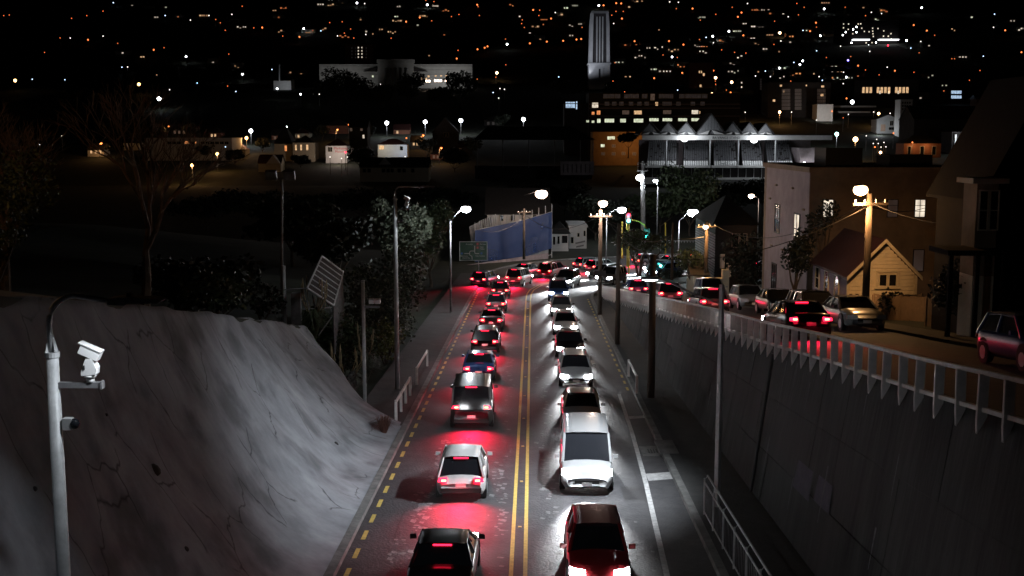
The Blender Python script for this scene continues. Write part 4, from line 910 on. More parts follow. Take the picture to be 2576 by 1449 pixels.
# --- scaffolded building wrapped in blue mesh, on the outside of the bend
SY = 160.; t = block('scaffolded_building', 'pale building wrapped in blue scaffold mesh outside the bend', 1226, 1380, 537, 668, SY + 2.4, 12, whitew, 'gable_x', rise=3.2)
for px in (1262, 1290, 1318, 1345): pxwin(t, SY + 2.4, (px - 5, 541, px + 5, 556), dglass); pxwin(t, SY + 2.4, (px - 5, 612, px + 5, 634), dglass)
scf = thing('scaffold', 'tube scaffold hung with translucent blue mesh', 'scaffold', at(1290, 690, SY))
q0, q1, q2 = at(1195, 690, SY - 6), at(1322, 668, SY - 1), at(1388, 655, SY + 1)
tops = [at(1190, 580, SY - 6).z, at(1312, 553, SY - 1).z, at(1388, 533, SY + 1).z]; bots = [at(1197, 680, SY - 6).z, at(1312, 646, SY - 1).z, at(1388, 625, SY + 1).z]
for i, (p, q, za, zb_) in enumerate(((q0, q1, tops[0], tops[1]), (q1, q2, tops[1], tops[2]))):
    n = 9 if i == 0 else 5
    for k in range(n):
        f = k / (n - 1); b_ = p.lerp(q, f); zt_ = za + (zb_ - za) * f + 1.1; g_ = T(b_.x, b_.y) - .1
        MB().tube([(b_.x, b_.y + .35, g_), (b_.x, b_.y + .35, zt_)], .06, 6).build('standard', galv, scf)
    for dz in (0, -2, -4, -6):
        MB().tube([(p.x, p.y + .35, za + dz), (q.x, q.y + .35, zb_ + dz)], .06, 6).build('ledger', galv, scf)
        if dz: MB().hexa([(p.x, p.y + .45, za + dz), (p.x, p.y + 1.3, za + dz), (q.x, q.y + 1.3, zb_ + dz), (q.x, q.y + .45, zb_ + dz), (p.x, p.y + .45, za + dz + .06), (p.x, p.y + 1.3, za + dz + .06), (q.x, q.y + 1.3, zb_ + dz + .06), (q.x, q.y + .45, zb_ + dz + .06)]).build('deck', wood, scf)
    rr = []
    for j in range(9):
        rr.append([])
        for k in range(25):
            f = k / 24; b_ = p.lerp(q, f); zt_ = za + (zb_ - za) * f; zl = bots[i] + (bots[i + 1] - bots[i]) * f
            rr[-1].append((b_.x, b_.y + .18 + .12 * noise.noise(Vector((b_.x * 1.3, j * .8, i))), zl + (zt_ - zl) * j / 8))
    MB().grid(rr).build('blue_mesh', scrim, scf, True)
MB().prism([at(1180, 570, SY - 3), at(1236, 545, SY - 1), at(1236, 572, SY - 1), at(1186, 610, SY - 3)], (0, .1, 0)).build('roof_sheet', galvd, scf)
for k in range(9): MB().tube([at(1206 + k * 5, 556 - k * 2.2, SY - 2.1), at(1208 + k * 5, 584 - k * 2.6, SY - 2.1)], .09, 5).build('corrugation', galv, scf)
t = thing('site_wall', 'low pale boundary wall at the foot of the scaffolding', 'wall', at(1200, 690, SY - 8))
for k in range(10):
    p = at(1170 + k * 21, 692 - k * 3.2, SY - 10.5 + k); p2 = at(1170 + (k + 1) * 21, 692 - (k + 1) * 3.2, SY - 9.5 + k)
    MB().hexa([(p.x, p.y, T(p.x, p.y) - .2), (p2.x - .03, p2.y, T(p2.x, p2.y) - .2), (p2.x - .03, p2.y + .2, T(p2.x, p2.y) - .2), (p.x, p.y + .2, T(p.x, p.y) - .2), (p.x, p.y, p.z + 1.3), (p2.x - .03, p2.y, p2.z + 1.3), (p2.x - .03, p2.y + .2, p2.z + 1.3), (p.x, p.y + .2, p.z + 1.3)]).build('panel', greyw, t)
# --- white house beyond the scaffold
t = block('white_house', 'small white house with angled bay beyond the blue scaffolding', 1389, 1430, 588, 650, 172, 8, whitew, 'hip', rise=1.6, cat='house')
for r_ in ((1391, 595, 1397, 616), (1402, 594, 1408, 614), (1413, 592, 1428, 612)): pxwin(t, 172, r_, dglass, fr=whitew)
MB().bb((at(1387, 626, 171.7).x, 171.6, at(1387, 636, 172).z), (at(1430, 626, 171.7).x, 171.98, at(1387, 624, 172).z)).build('balcony_front', whitew, t)
t = block('shop_building', 'white gabled building with dark lettering beside the small house', 1432, 1476, 572, 650, 176, 9, whitew, 'flat')
for r_ in ((1436, 596, 1443, 612), (1452, 586, 1458, 596), (1468, 580, 1473, 594)): pxwin(t, 176, r_, dglass)
for py, a_ in ((610, 1448), (619, 1450)):
    for k in range(9 if py < 615 else 7): MB().bb(at(a_ + k * 2.7, py - k * .6, 175.98), at(a_ + 1.9 + k * 2.7, py + 4 - k * .6, 175.93)).build('lettering', dark, t)
# --- museum on the hill
MY = 800.; t = block('museum', 'long pale stone museum floodlit behind dark trees on the hill', 803, 1188, 163, 225, MY, 30, stone); mus = t
a, b = at(950, 158, MY - 4), at(1040, 158, MY - 4); zb_ = OFF[t.name].z
MB().bb((a.x, MY - 4, zb_), (b.x, MY + .5, a.z)).build('portico', stone, t); MB().bb((a.x - .6, MY - 4.6, a.z + .02), (b.x + .6, MY + .4, a.z + 2.2)).build('portico_attic', stone, t)
for k in range(5):
    p = at(971 + k * 13, 172, MY - 5); MB().tube([(p.x, MY - 4.4, zb_), (p.x, MY - 4.4, p.z)], .8, 10).build('column', stone, t, True)
for py, d in ((168, .5), (177, .3), (188, .4)):
    for x0_, x1_ in ((803, 949), (1041, 1188)): p, q = at(x0_, py, MY), at(x1_, py, MY); MB().bb((p.x, MY - d, p.z - .35), (q.x, MY - .01, p.z + .35)).build('string_course', stone, t)
for px in (930, 1058): p = at(px, 174, MY - 3); MB().prism([(p.x - 4.5, MY - 3, p.z - 1.5), (p.x + 4.5, MY - 3, p.z - 1.5), (p.x + (4.5 if px < 1000 else -4.5), MY - 3, p.z + 1.2)], (0, 3, 0)).build('side_pediment', darkw, t)
for px, py, m in ((1072, 198, WARM), (1073, 204, WARM), (1080, 204, WARM), (1095, 203, WHT), (1102, 203, WHT), (1109, 203, WHT), (1122, 203, WHT), (1096, 190, WARM), (1110, 190, WARM), (1122, 190, WARM), (1078, 192, WARM), (984, 195, GRN), (938, 192, GRN), (1062, 198, WARM)): pxwin(t, MY if not 950 < px < 1040 else MY - 4, (px - 2.4, py - 2.5, px + 2.4, py + 2.5), Wn[m] if py < 200 else MT['lamp_peach'], nx=2)
for px in (830, 890, 1100, 1150): flood(px, 226, MY - 22, at(px, 175, MY), 2000 if px < 1050 else 4200, (1, .98, .95), t, 110, 3)
MB().bb(at(985, 153, MY + 12), at(1040, 149, MY + 13)).build('roof_lantern', Wn[DSK], t)
# --- bell tower
CY_ = 780.; p0 = at(1506, 212, CY_); zb_ = T(p0.x, CY_) - .5; t = thing('bell_tower', 'tall pale stone bell tower with dark vertical louvres', 'tower', (p0.x, CY_, zb_))
zp = at(1506, 163, CY_).z; zs_ = at(1506, 62, CY_).z; zc = at(1506, 36, CY_).z; zt_ = at(1506, 26, CY_).z
def frus(w0, z0, w1, z1): return MB().hexa([(p0.x - w0, CY_ - w0, z0), (p0.x + w0, CY_ - w0, z0), (p0.x + w0, CY_ + w0, z0), (p0.x - w0, CY_ + w0, z0), (p0.x - w1, CY_ - w1, z1), (p0.x + w1, CY_ - w1, z1), (p0.x + w1, CY_ + w1, z1), (p0.x - w1, CY_ + w1, z1)])
frus(7.0, zb_, 6.9, zp).build('base', stone, t); frus(7.5, zp + .01, 7.5, zp + .9).build('balcony', stone, t); frus(6.2, zp + .9, 5.2, zc).build('shaft', darkw, t)
for sx in (-1, 1):
    for sy in (-1, 1):
        v = []
        for (cx, z, w_) in ((6.5, zp + .91, 1.9), (6.0, zs_, 1.7), (5.4, zc + .3, 1.4)):
            v.append([(p0.x + sx * cx - sx * w_ if q[0] else p0.x + sx * (cx + .25), CY_ + sy * cx - sy * w_ if q[1] else CY_ + sy * (cx + .25), z) for q in ((0, 0), (1, 0), (1, 1), (0, 1))])
        mb = MB(); mb.hexa(v[0] + v[1]); mb.build('corner_pier', stone, t); mb = MB(); mb.hexa(v[1] + v[2]); mb.build('corner_pier', stone, t)
for k in range(3):
    for ax in (0, 1):
        u = (-1.9 + 1.9 * k); w_ = .42
        if ax == 0: MB().hexa([(p0.x + u - w_, CY_ - 6.6, zp + .9), (p0.x + u + w_, CY_ - 6.6, zp + .9), (p0.x + u + w_, CY_ - 6.0, zp + .9), (p0.x + u - w_, CY_ - 6.0, zp + .9), (p0.x + u - w_, CY_ - 5.6, zc - 2), (p0.x + u + w_, CY_ - 5.6, zc - 2), (p0.x + u + w_, CY_ - 5.0, zc - 2), (p0.x + u - w_, CY_ - 5.0, zc - 2)]).build('mullion', stone, t)
frus(5.8, zc + .3, 5.4, zc + 1.6).build('cornice', stone, t); frus(4.7, zc + 1.6, 3.2, zt_).build('cap', darkw, t)
MB().bb((p0.x - 2.6, CY_ - 7.2, zb_ + .3), (p0.x + 2.6, CY_ - 6.95, zp - 2.5)).build('entrance_bay', stone, t)
MB().bb((p0.x - .6, CY_ - 7.28, zp - 9), (p0.x + .6, CY_ - 7.19, zp - 3)).build('slit_window', dark, t)
flood(1385, 216, CY_ - 30, (p0.x, CY_, zp + 24), 52000, (.78, .84, 1), t, 70, 1.5); flood(1512, 222, CY_ - 42, (p0.x, CY_, zp + 30), 9000, (.78, .84, 1), t, 50, 2)
flood(1480, 205, CY_ - 9, (p0.x - 3, CY_ - 5, zs_), 2600, (.85, .88, 1), t, 60, 2)
# --- other far buildings
def winrow(t, Y, rects, m, **k):
    for r_ in rects: pxwin(t, Y, r_, Wn[m] if isinstance(m, int) else m, **k)
t = block('flats', 'dark brick block of flats with a column of lit windows', 867, 939, 113, 160, 905, 16, brick)
winrow(t, 905, [(884 + c * 9, 119 + r_ * 8, 886.8 + c * 9, 122.5 + r_ * 8) for c in range(5) for r_ in range(4) if c != 2], DSK); winrow(t, 905, [(900, 118 + r_ * 8, 903, 121.5 + r_ * 8) for r_ in range(4)] + [(909, 118 + r_ * 8, 912, 121.5 + r_ * 8) for r_ in range(4)], WHT)
t = block('pavilion', 'low white pavilion with curved roof and mast, left of the museum', 688, 732, 203, 225, 783, 12, whitew, 'gable_x', rise=2.2); MB().tube([at(703, 205, 783), at(703, 162, 783)], .5, 6).build('mast', galv, t); flood(715, 226, 772, at(718, 208, 783), 900, LED, t, 120, 2)
apY = 490.; t = block('apartment_block', 'wide apartment block with rows of lit windows behind the stand', 1482, 1862, 236, 400, apY, 20, darkw); ap_ = t
def cw(r_): return (1422 + r_[0] * .151, 214.7 + r_[1] * .151, 1422 + r_[2] * .151, 214.7 + r_[3] * .151)
winrow(t, apY, [cw((a, 555 + (0 if a < 1350 else -8), b, 620 + (0 if a < 1350 else -22))) for a, b in ((655, 815), (915, 1010), (1140, 1300), (1400, 1555), (1620, 1780), (1880, 2030), (2100, 2255))], GRN, nx=4)
winrow(t, apY, [cw((530, 555, 588, 625)), cw((440, 585, 485, 625)), cw((350, 580, 395, 618)) ], GRN, nx=2)
winrow(t, apY, [cw((1145, 420, 1275, 485)), cw((2230, 430, 2250, 475)), cw((1500, 278, 1545, 340))], WARM, nx=3); winrow(t, apY, [cw((2105, 412, 2215, 480)), cw((445, 285, 550, 375))], WHT, nx=3)
winrow(t, apY, [cw((950, 418, 1065, 485)), cw((1630, 415, 1765, 480)), cw((1420, 140, 1490, 250))], DIM, nx=4); winrow(t, apY, [cw((440, 440, 485, 490)), cw((525, 420, 585, 490))], ORG)
winrow(t, apY, [cw((a, 145, a + 85, 215)) for a in (635, 730, 830, 980, 1060, 1140, 1280, 1560, 1640, 1710, 1900, 2000, 2090, 2180, 2280)], DSK, nx=2); winrow(t, apY, [cw((a, 275, a + 70, 335)) for a in (660, 780, 900, 1060, 1200, 1320, 1620, 1700, 1850, 2090, 2250)], DSK, nx=2)
for z_ in (262, 272, 292): p, q = at(1482, z_, apY), at(1862, z_, apY); MB().bb((p.x, apY - .6, p.z - .12), (q.x, apY - .01, p.z + .12)).build('balcony_slab', greyw, t)
t = block('flats', 'dark low flats with a blue lit window left of apartment block', 1420, 1481, 262, 340, 496, 14, darkw); winrow(t, 496, [cw((5, 272, 165, 378))], BLU, nx=4); winrow(t, 496, [cw((178, 265, 200, 400))], BLU)
t = block('ochre_building', 'ochre rendered building lit orange below the apartment block', 1491, 1622, 334, 402, 462, 12, ochre)
winrow(t, 462, [cw((700, 850, 765, 905)), cw((590, 980, 655, 1030)), cw((765, 848, 825, 900))], GRN, nx=2); winrow(t, 462, [cw((a, b, a + 60, b + 50)) for a, b in ((600, 1115), (775, 1115), (940, 1110), (775, 985), (1120, 1115))], DSK, nx=2)
point('lamp_light', at(1592, 352, 452), SOD, 1500, t, .4)
tree('park_tree', 'dark twin trunked tree in front of the ochre building', at(1580, 396, 440), 10.5, 4.2, leafD, 1600, .4, lo=.45)
# --- sports stand with saw-tooth gables
GY = 384.; zg0 = -6.; stand = thing('grandstand', 'long sports grandstand with saw-tooth gables and floodlights', 'grandstand', at(1850, 470, GY))
sa, sb = at(1624, 352, GY), at(2078, 366, GY); zE = sa.z; zd = at(1700, 415, GY).z; GD = 20.
MB().bb((sa.x, GY + GD, zg0), (sb.x, GY + GD + .5, zE)).build('back_wall', greyw, stand)
MB().bb((sa.x, GY + 1.5, zg0), (sb.x, GY + GD, zd - 1.2)).build('under_storey', darkw, stand)
for k in range(24):
    x = sa.x + (sb.x - sa.x) * k / 23; MB().bb((x - .08, GY + 1.2, zd - 4.2), (x + .08, GY + 1.48, zd - 1.2)).build('mullion', galv, stand)
MB().bb((sa.x, GY, zd - .9), (sb.x, GY + 1.6, zd - .2)).build('balcony_front', whitew, stand); MB().bb((sa.x, GY + .1, zd - 6.3), (sb.x, GY + 1.49, zd - 4.2)).build('lower_wall', whitew, stand)
nb = [1630, 1708, 1722, 1786, 1800, 1860, 1872, 1925, 1936, 2000]; nR = 13
for r_ in range(nR):
    z_ = zd - .2 + r_ * .62; y_ = GY + 1.7 + r_ * 1.35
    for k in range(0, len(nb), 2):
        a_, b_ = at(nb[k] + r_ * 1.5, 400, GY).x, at(nb[k + 1] + r_ * 1.5, 400, GY).x
        MB().bb((a_, y_, zd - 1.19), (b_, y_ + 1.34, z_)).build('terrace', darkw, stand); mb = MB()
        n = int((b_ - a_) / .75)
        for j in range(n):
            if r_ < 2 or random.random() < .86: xx = a_ + .4 + j * .75; mb.bb((xx - .27, y_ + .5, z_ + .002), (xx + .27, y_ + .95, z_ + .42)).bb((xx - .27, y_ + .95, z_ + .002), (xx + .27, y_ + 1.05, z_ + .85))
        o = mb.build('seat_row', wplast if r_ < 2 else seatm, stand); o['kind'] = 'stuff'
MB().bb((sa.x - 1.2, GY - .6, zE), (sb.x + 1.8, GY + .1, zE + 1.5)).build('fascia', whitew, stand)
MB().bb((sa.x - 1, GY + .12, zE + 1.52), (sb.x + 1.5, GY + GD, zE + 1.8)).build('roof', roofd, stand)
for px in (1676, 1786, 1857, 1950): p = at(px, 380, GY); MB().tube([(p.x, GY - .2, zd - .3), (p.x, GY - .2, zE)], .22, 8).build('column', galv, stand)
ribm = mat('gable_cladding', (.2, .2, .21), .7, var=.2)
for px, pk, hw in ((1637, 308, 26), (1681, 309, 24), (1726, 309, 24), (1788, 288, 36), (1844, 309, 22), (1885, 310, 22), (1925, 312, 20)):
    c = at(px, 349, GY + 1); top = at(px, pk, GY + 1).z; w_ = hw / FPX * GY; zb2 = zE + 1.82
    g_ = MB().prism([(c.x - w_, GY + 1.2, zb2), (c.x + w_, GY + 1.2, zb2), (c.x, GY + 1.2, top)], (0, .2, 0)).build('gable', ribm, stand)
    for j in range(-4, 5):
        u = j / 5; MB().bb((c.x + w_ * u - .07, GY + 1.08, zb2), (c.x + w_ * u + .07, GY + 1.19, zb2 + (top - zb2) * (1 - abs(u)) - .1)).build('rib', galvd, g_)
    for s_ in (-1, 1):
        MB().prism([(c.x + s_ * (w_ + .3), GY + .6, zb2 - .1), (c.x, GY + .6, top + .1), (c.x, GY + .6, top + .45), (c.x + s_ * (w_ + .3), GY + .6, zb2 + .25)], (0, GD - 2, 0)).build('gable_roof', roofd, stand)
        MB().prism([(c.x + s_ * w_ * .95, GY + .4, zb2), (c.x + s_ * w_ * .1, GY + .4, zb2 + (top - zb2) * .2), (c.x + s_ * w_ * .25, GY + .4, zb2)], (0, .6, 0)).build('soffit', whitew, stand)
text_mesh('lettering', 'RA VANCE STAND', 1.1, dark, stand, (at(1791, 356, GY).x, GY - .63, zE + .35))
for px, py in ((1722, 349), (1897, 352)):
    p = at(px, py, GY - 1.2); MB().ball(p, (1.15, .5, .95), 12, 8).build('flood_lamp', E_W, stand, True); point('flood_light', p + Vector((0, -.4, -2.2)), LED, 750, stand, .5); point('flood_light', p + Vector((1.8, -3.5, .9)), LED, 1800, stand, .5)
    point('flood_light', p + Vector((0, 2.5, -2.6)), LED, 70, stand, .5)
p = at(2023, 413, GY - 3); MB().ball(p, (.75, .5, .75), 12, 8).build('flood_lamp', E_W, stand, True); point('flood_light', p + Vector((0, -1, -1.2)), LED, 1300, stand, .4)
MB().prism([at(2012, 372, GY + 1), at(2088, 372, GY + 1), at(2062, 410, GY + 1), at(2062, 450, GY + 1), at(2012, 450, GY + 1)], (0, 12, 0)).build('end_wall', greyw, stand)
# terraces and rail in front of the stand
t = thing('terrace_steps', 'pale concrete terrace steps in front of the grandstand', 'terrace', at(1800, 480, 366))
for k in range(9):
    p, q = at(1668 + k * 6, 452 + k * 4, GY - 3 - k * 2.0), at(1962, 452 + k * 4, GY - 3 - k * 2.0); MB().bb((p.x, p.y - .5, p.z - 1.5), (q.x, p.y + 1.4, p.z)).build('step', kerb_m, t)
# --- older dark stand
t = block('old_stand', 'unlit old grandstand with a dark roof left of the big stand', 1195, 1490, 420, 452, 420, 14, darkw)
a, b = at(1190, 352, 416), at(1498, 352, 416); ztp = at(1300, 318, 430).z
MB().add([(a.x, 415, a.z), (b.x, 415, a.z), (b.x, 438, a.z), (a.x, 438, a.z), (a.x + 5, 427, ztp), (b.x - 8, 427, ztp)], [(0, 1, 5, 4), (1, 2, 5), (2, 3, 4, 5), (3, 0, 4), (3, 2, 1, 0)]).build('roof', roofd, t)
for px in (1200, 1265, 1330, 1395, 1460, 1492): p = at(px, 360, 418); MB().tube([(p.x, 418, at(px, 422, 418).z), (p.x, 418, a.z)], .18, 6).build('column', galvd, t)
MB().bb((at(1410, 405, 414).x, 413, at(1410, 440, 414).z), (at(1494, 405, 414).x, 414, at(1410, 406, 414).z)).build('ticket_wall', greyw, t)
for k in range(7): p = at(1418 + k * 11, 420, 412.9); MB().bb((p.x - .1, 412.8, p.z - 2), (p.x + .1, 412.95, p.z + 1)).build('batten', darkw, t)
# --- left middle distance
t = block('warehouse', 'long white flat roofed building with a strip of windows on the left', 366, 583, 349, 408, 478, 18, whitew)
winrow(t, 478, [(421 + k * 12, 356, 431 + k * 12, 363) for k in range(13) if k not in (3, 6)], dglass, nx=2); winrow(t, 478, [(464, 355, 476, 362), (489, 356, 494, 361)], ORG)
t = block('cottage', 'long pale house with a row of dark windows in the dark park', 905, 1078, 420, 444, 410, 10, cream, 'gable_x', rise=3.2, cat='house'); winrow(t, 410, [(a_, 424, a_ + 9, 434) for a_ in (912, 924, 960, 972, 982, 1000, 1012, 1034)], dglass)
p = at(967, 404, 409); MB().prism([(p.x - 2, 408.6, p.z - 1.4), (p.x + 2, 408.6, p.z - 1.4), (p.x, 408.6, p.z + 1.1)], (0, 3, 0)).build('dormer', whitew, t)
t = block('motel', 'white motel with red lettering beside the dark round tree', 819, 872, 367, 400, 470, 10, whitew, 'hip', redroof, rise=3.)
text_mesh('lettering', 'Marksman', 1.35, red_s, t, (at(840, 376, 469.9).x, 469.85, at(840, 376, 470).z)); text_mesh('lettering', 'Motor Inn', 1.35, red_s, t, (at(843, 384, 469.9).x, 469.85, at(843, 384, 470).z)); pxwin(t, 470, (825, 370, 836, 382), dglass, nx=2)
point('sign_light', at(850, 388, 462), (1, .8, .68), 1800, t, .4)
t = block('villa', 'orange lit bungalow with dark hip roof behind the street lamp', 736, 790, 359, 400, 474, 10, cream, 'hip', rise=3., cat='house'); winrow(t, 474, [(742, 364, 747, 378), (755, 364, 760, 378), (770, 364, 776, 378)], WARM)
t = block('villa', 'dark pyramid roofed bungalow left of the orange lit bungalow', 690, 733, 362, 400, 476, 12, cream, 'hip', rise=8., cat='house'); winrow(t, 476, [(716, 366, 722, 380)], ORG)
t = block('cottage', 'small gabled cottage roof below the pyramid roofed bungalow', 650, 706, 410, 432, 440, 8, cream, 'gable_x', redroof, rise=3., cat='house'); p = at(688, 398, 439); MB().prism([(p.x - 2.6, 438, p.z - 2), (p.x + 2.6, 438, p.z - 2), (p.x, 438, p.z + 1.2)], (0, 4, 0)).build('front_gable', wpaint, t)
t = block('inn', 'pale building with a bluish lit end wall right of the round tree', 950, 1024, 364, 398, 472, 9, whitew, 'hip', redroof, rise=2.4); winrow(t, 472, [(954, 366, 966, 376)], WARM, nx=2); winrow(t, 472, [(1006, 368, 1014, 378)], dglass)
point('sign_light', at(1019, 376, 466), (.65, .78, 1), 900, t, .3); point('sign_light', at(967, 364, 466), (1, .9, .65), 700, t, .3)
t = block('gabled_hall', 'tall dark gabled house behind the white street lights', 1088, 1152, 332, 372, 500, 12, darkw, 'gable_y', rise=6., cat='house'); winrow(t, 500, [(1116, 334, 1121, 345), (1124, 334, 1129, 345)], dglass)
t = block('house_row', 'dark two storey house with one lit window above the motel', 878, 924, 320, 372, 505, 10, darkw, 'gable_x', rise=3., cat='house'); winrow(t, 505, [(912, 339, 917, 348)], WHT); winrow(t, 505, [(880, 322, 886, 330), (906, 323, 912, 329)], DIM)
t = block('house_row', 'dull pink house on the rise behind the motel', 820, 875, 316, 340, 574, 9, brick, 'hip', rise=3., cat='house')
for k, (px, w_, pt, pb, lit, wm) in enumerate(((600, 34, 372, 392, ORG, cream), (1048, 30, 352, 376, WARM, whitew), (1100, 34, 384, 402, DIM, brick), (1168, 40, 366, 388, DIM, darkw), (540, 30, 330, 346, WARM, brick), (450, 40, 322, 338, DIM, darkw), (760, 36, 332, 348, WARM, cream), (700, 34, 336, 352, DIM, brick), (1240, 44, 300, 318, DSK, darkw), (1010, 40, 322, 338, WARM, brick), (330, 40, 356, 380, DIM, cream), (240, 40, 372, 396, WARM, whitew))):
    q = hit(px, pb, 0, 300)
    if q is None: continue
    t = block('hill_cottage', f'small dim cottage in the dark left suburb, {ORD[k]} of the scattered roofs', px - w_ / 2, px + w_ / 2, pt + 4, pb, q.y, 8, wm, 'gable_x' if k % 2 else 'hip', redroof if k % 3 == 0 else roofd, 'house', 'scattered cottages left of centre', 2.6)
    for j in range(1 + k % 3): x_ = px - w_ * .32 + j * w_ * .28; pxwin(t, q.y, (x_, pt + 7, x_ + 5, pt + 14), Wn[lit], nx=2)
for k, (px, pb, h_) in enumerate(((520, 404, 8), (660, 384, 7), (810, 352, 8), (1075, 398, 9), (1190, 396, 9), (1260, 330, 9), (400, 352, 9), (290, 400, 8), (480, 350, 8), (930, 350, 7))):
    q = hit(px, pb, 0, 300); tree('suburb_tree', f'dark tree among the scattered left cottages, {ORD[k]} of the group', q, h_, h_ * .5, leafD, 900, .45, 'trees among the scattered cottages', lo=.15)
for k, (px, py) in enumerate(((590, 352), (705, 346), (1105, 372), (1060, 340), (845, 326), (250, 360), (420, 318))):
    q = hit(px, py, 6.5, 300); bulb_lamp('suburb_lamp', f'orange street lamp among the scattered left cottages, {ORD[k]} of seven', q, q.z + 6.2, q + Vector((.8, 0, 6.5)), E_O, SOD, 900, .5)
# --- right middle distance
t = block('tower_block', 'dark brown tower block with a few lit windows', 1734, 1795, 159, 232, 800, 18, brick); winrow(t, 800, [(1758, 178, 1761, 184), (1763, 178, 1766, 184), (1768, 184, 1773, 191), (1760, 213, 1765, 219)], WARM)
t = block('tower_block', 'grey tower block right of the brown tower', 1863, 1921, 196, 250, 780, 18, darkw); winrow(t, 780, [(1864, 206, 1867, 210), (1864, 217, 1867, 221), (1908, 234, 1911, 238)], WHT); winrow(t, 780, [(1912, 198 + 6 * k, 1916, 202 + 6 * k) for k in range(5)], DSK)
t = block('apartment_block', 'grid fronted apartment block with few windows lit', 1934, 2090, 209, 290, 640, 18, darkw)
for c in (1967, 1972.5, 1978, 1983, 2000, 2005.5, 2011, 2056, 2061.5, 2067, 2072): winrow(t, 640, [(c, 224 + 9 * r_, c + 4.4, 231 + 9 * r_) for r_ in range(6)], DSK)
winrow(t, 640, [(1962, 213, 1967, 218), (2027, 213, 2030, 217), (2066, 215, 2073, 220), (1944, 250, 1950, 256), (1970, 228, 1973, 232), (2064, 236, 2072, 242)], WARM)
t = block('office_block', 'low dark building with a bright row of lit windows', 2150, 2312, 202, 250, 680, 16, darkw); winrow(t, 680, [(2169 + k * 9.2, 219, 2175 + k * 9.2, 234) for k in range(13) if k not in (3, 8)], WARM, nx=1); winrow(t, 680, [(2212, 228, 2216, 236), (2234, 228, 2238, 236), (2258, 228, 2262, 236)], WHT)
t = block('lit_wall_building', 'small building with a brightly lit white end wall', 2056, 2096, 264, 304, 625, 10, whitew); flood(2080, 303, 612, at(2080, 284, 625), 2600, (1, .98, .95), t, 110, 1)
t = block('canopy_building', 'long low roof with pale fascia right of the lit white wall', 2098, 2200, 266, 290, 645, 14, darkw); p, q = at(2098, 266, 644), at(2203, 270, 644); MB().bb((p.x, 643, q.z), (q.x, 644.9, p.z)).build('fascia', whitew, t); p, q = at(2108, 280, 636), at(2188, 284, 636); MB().bb((p.x, 635, q.z), (q.x, 640, p.z)).build('canopy', whitew, t)
t = block('white_house', 'white two storey house with arched window near the big orange light', 2206, 2262, 300, 336, 575, 9, whitew, 'gable_y', rise=2.2, cat='house'); winrow(t, 575, [(2216, 313, 2227, 330)], DIM); winrow(t, 575, [(2239, 304, 2247, 316), (2236, 320, 2250, 327)], dglass, nx=2); point('lamp_light', at(2212, 330, 566), LED, 1200, t, .3)
t = block('brick_pavilion', 'orange brick building with white framed windows and hip roof', 2274, 2368, 361, 397, 487, 10, brick, 'hip', rise=3.4); winrow(t, 487, [(2284, 368, 2291, 390), (2315, 368, 2324, 390), (2345, 368, 2354, 390)], dglass, fr=whitew)
for px in (2300, 2335): point('wall_lamp', at(px, 366, 484.5), SOD, 260, t, .2)
t = block('columned_building', 'dark building with floodlit white columns at the right', 2395, 2450, 334, 390, 495, 12, darkw)
for k in range(4): p = at(2404 + k * 13, 338, 494); MB().tube([(p.x, 494, OFF[t.name].z), (p.x, 494, p.z)], .45, 8).build('column', whitew, t)
for px in (2411, 2428): point('flood_light', at(px, 345, 491), LED, 500, t, .2)
t = block('shed_roof', 'wide dark hall roof at the right behind columned building', 2300, 2520, 300, 350, 520, 20, darkw, 'gable_x', rise=6.)
t = block('shop', 'pink walled building with dark windows right of white house', 2266, 2296, 252, 288, 560, 8, whitew); winrow(t, 560, [(2269 + 6 * c, 256 + 8 * r_, 2273 + 6 * c, 261 + 8 * r_) for c in range(4) for r_ in range(3)], dglass)
t = block('office_block', 'small office with bluish lit floors near the right edge', 2392, 2420, 225, 252, 700, 10, darkw); winrow(t, 700, [(2393 + k * 4.4, 228 + 12 * r_, 2396.6 + k * 4.4, 236 + 12 * r_) for k in range(6) for r_ in range(2)], BLU)
# hillside apartment complex with bright canopies
p = hit(2194, 116, 0); t = block('hillside_complex', 'white lit apartment complex with bright canopies high on the hill', 2118, 2262, 52, 130, p.y, 30, nearb)
for x_, y_ in ((571, 181), (608, 181), (681, 181), (606, 221), (643, 222), (667, 203), (708, 213), (667, 243), (587, 242), (727, 237), (763, 240), (790, 213), (790, 235), (792, 255), (795, 275), (874, 233), (872, 273), (908, 273), (928, 254), (930, 295), (630, 324), (741, 323), (785, 322), (815, 322), (834, 343), (787, 343), (760, 343), (570, 210), (565, 265), (640, 255), (830, 215), (700, 180)):
    x_, y_ = 1932 + x_ / 3, y_ / 3; pxwin(t, p.y, (x_ - 1.5, y_ - 1.7, x_ + 1.5, y_ + 1.7), MT['lamp_white'] if random.random() < .35 else Wn[WHT])
for a_, b_ in ((645, 770), (842, 990)): u, v = at(1932 + a_ / 3, 98, p.y - 6), at(1932 + b_ / 3, 101, p.y - 6); MB().bb((u.x, p.y - 6, v.z), (v.x, p.y + .01, u.z)).build('canopy', E_CAN, t)

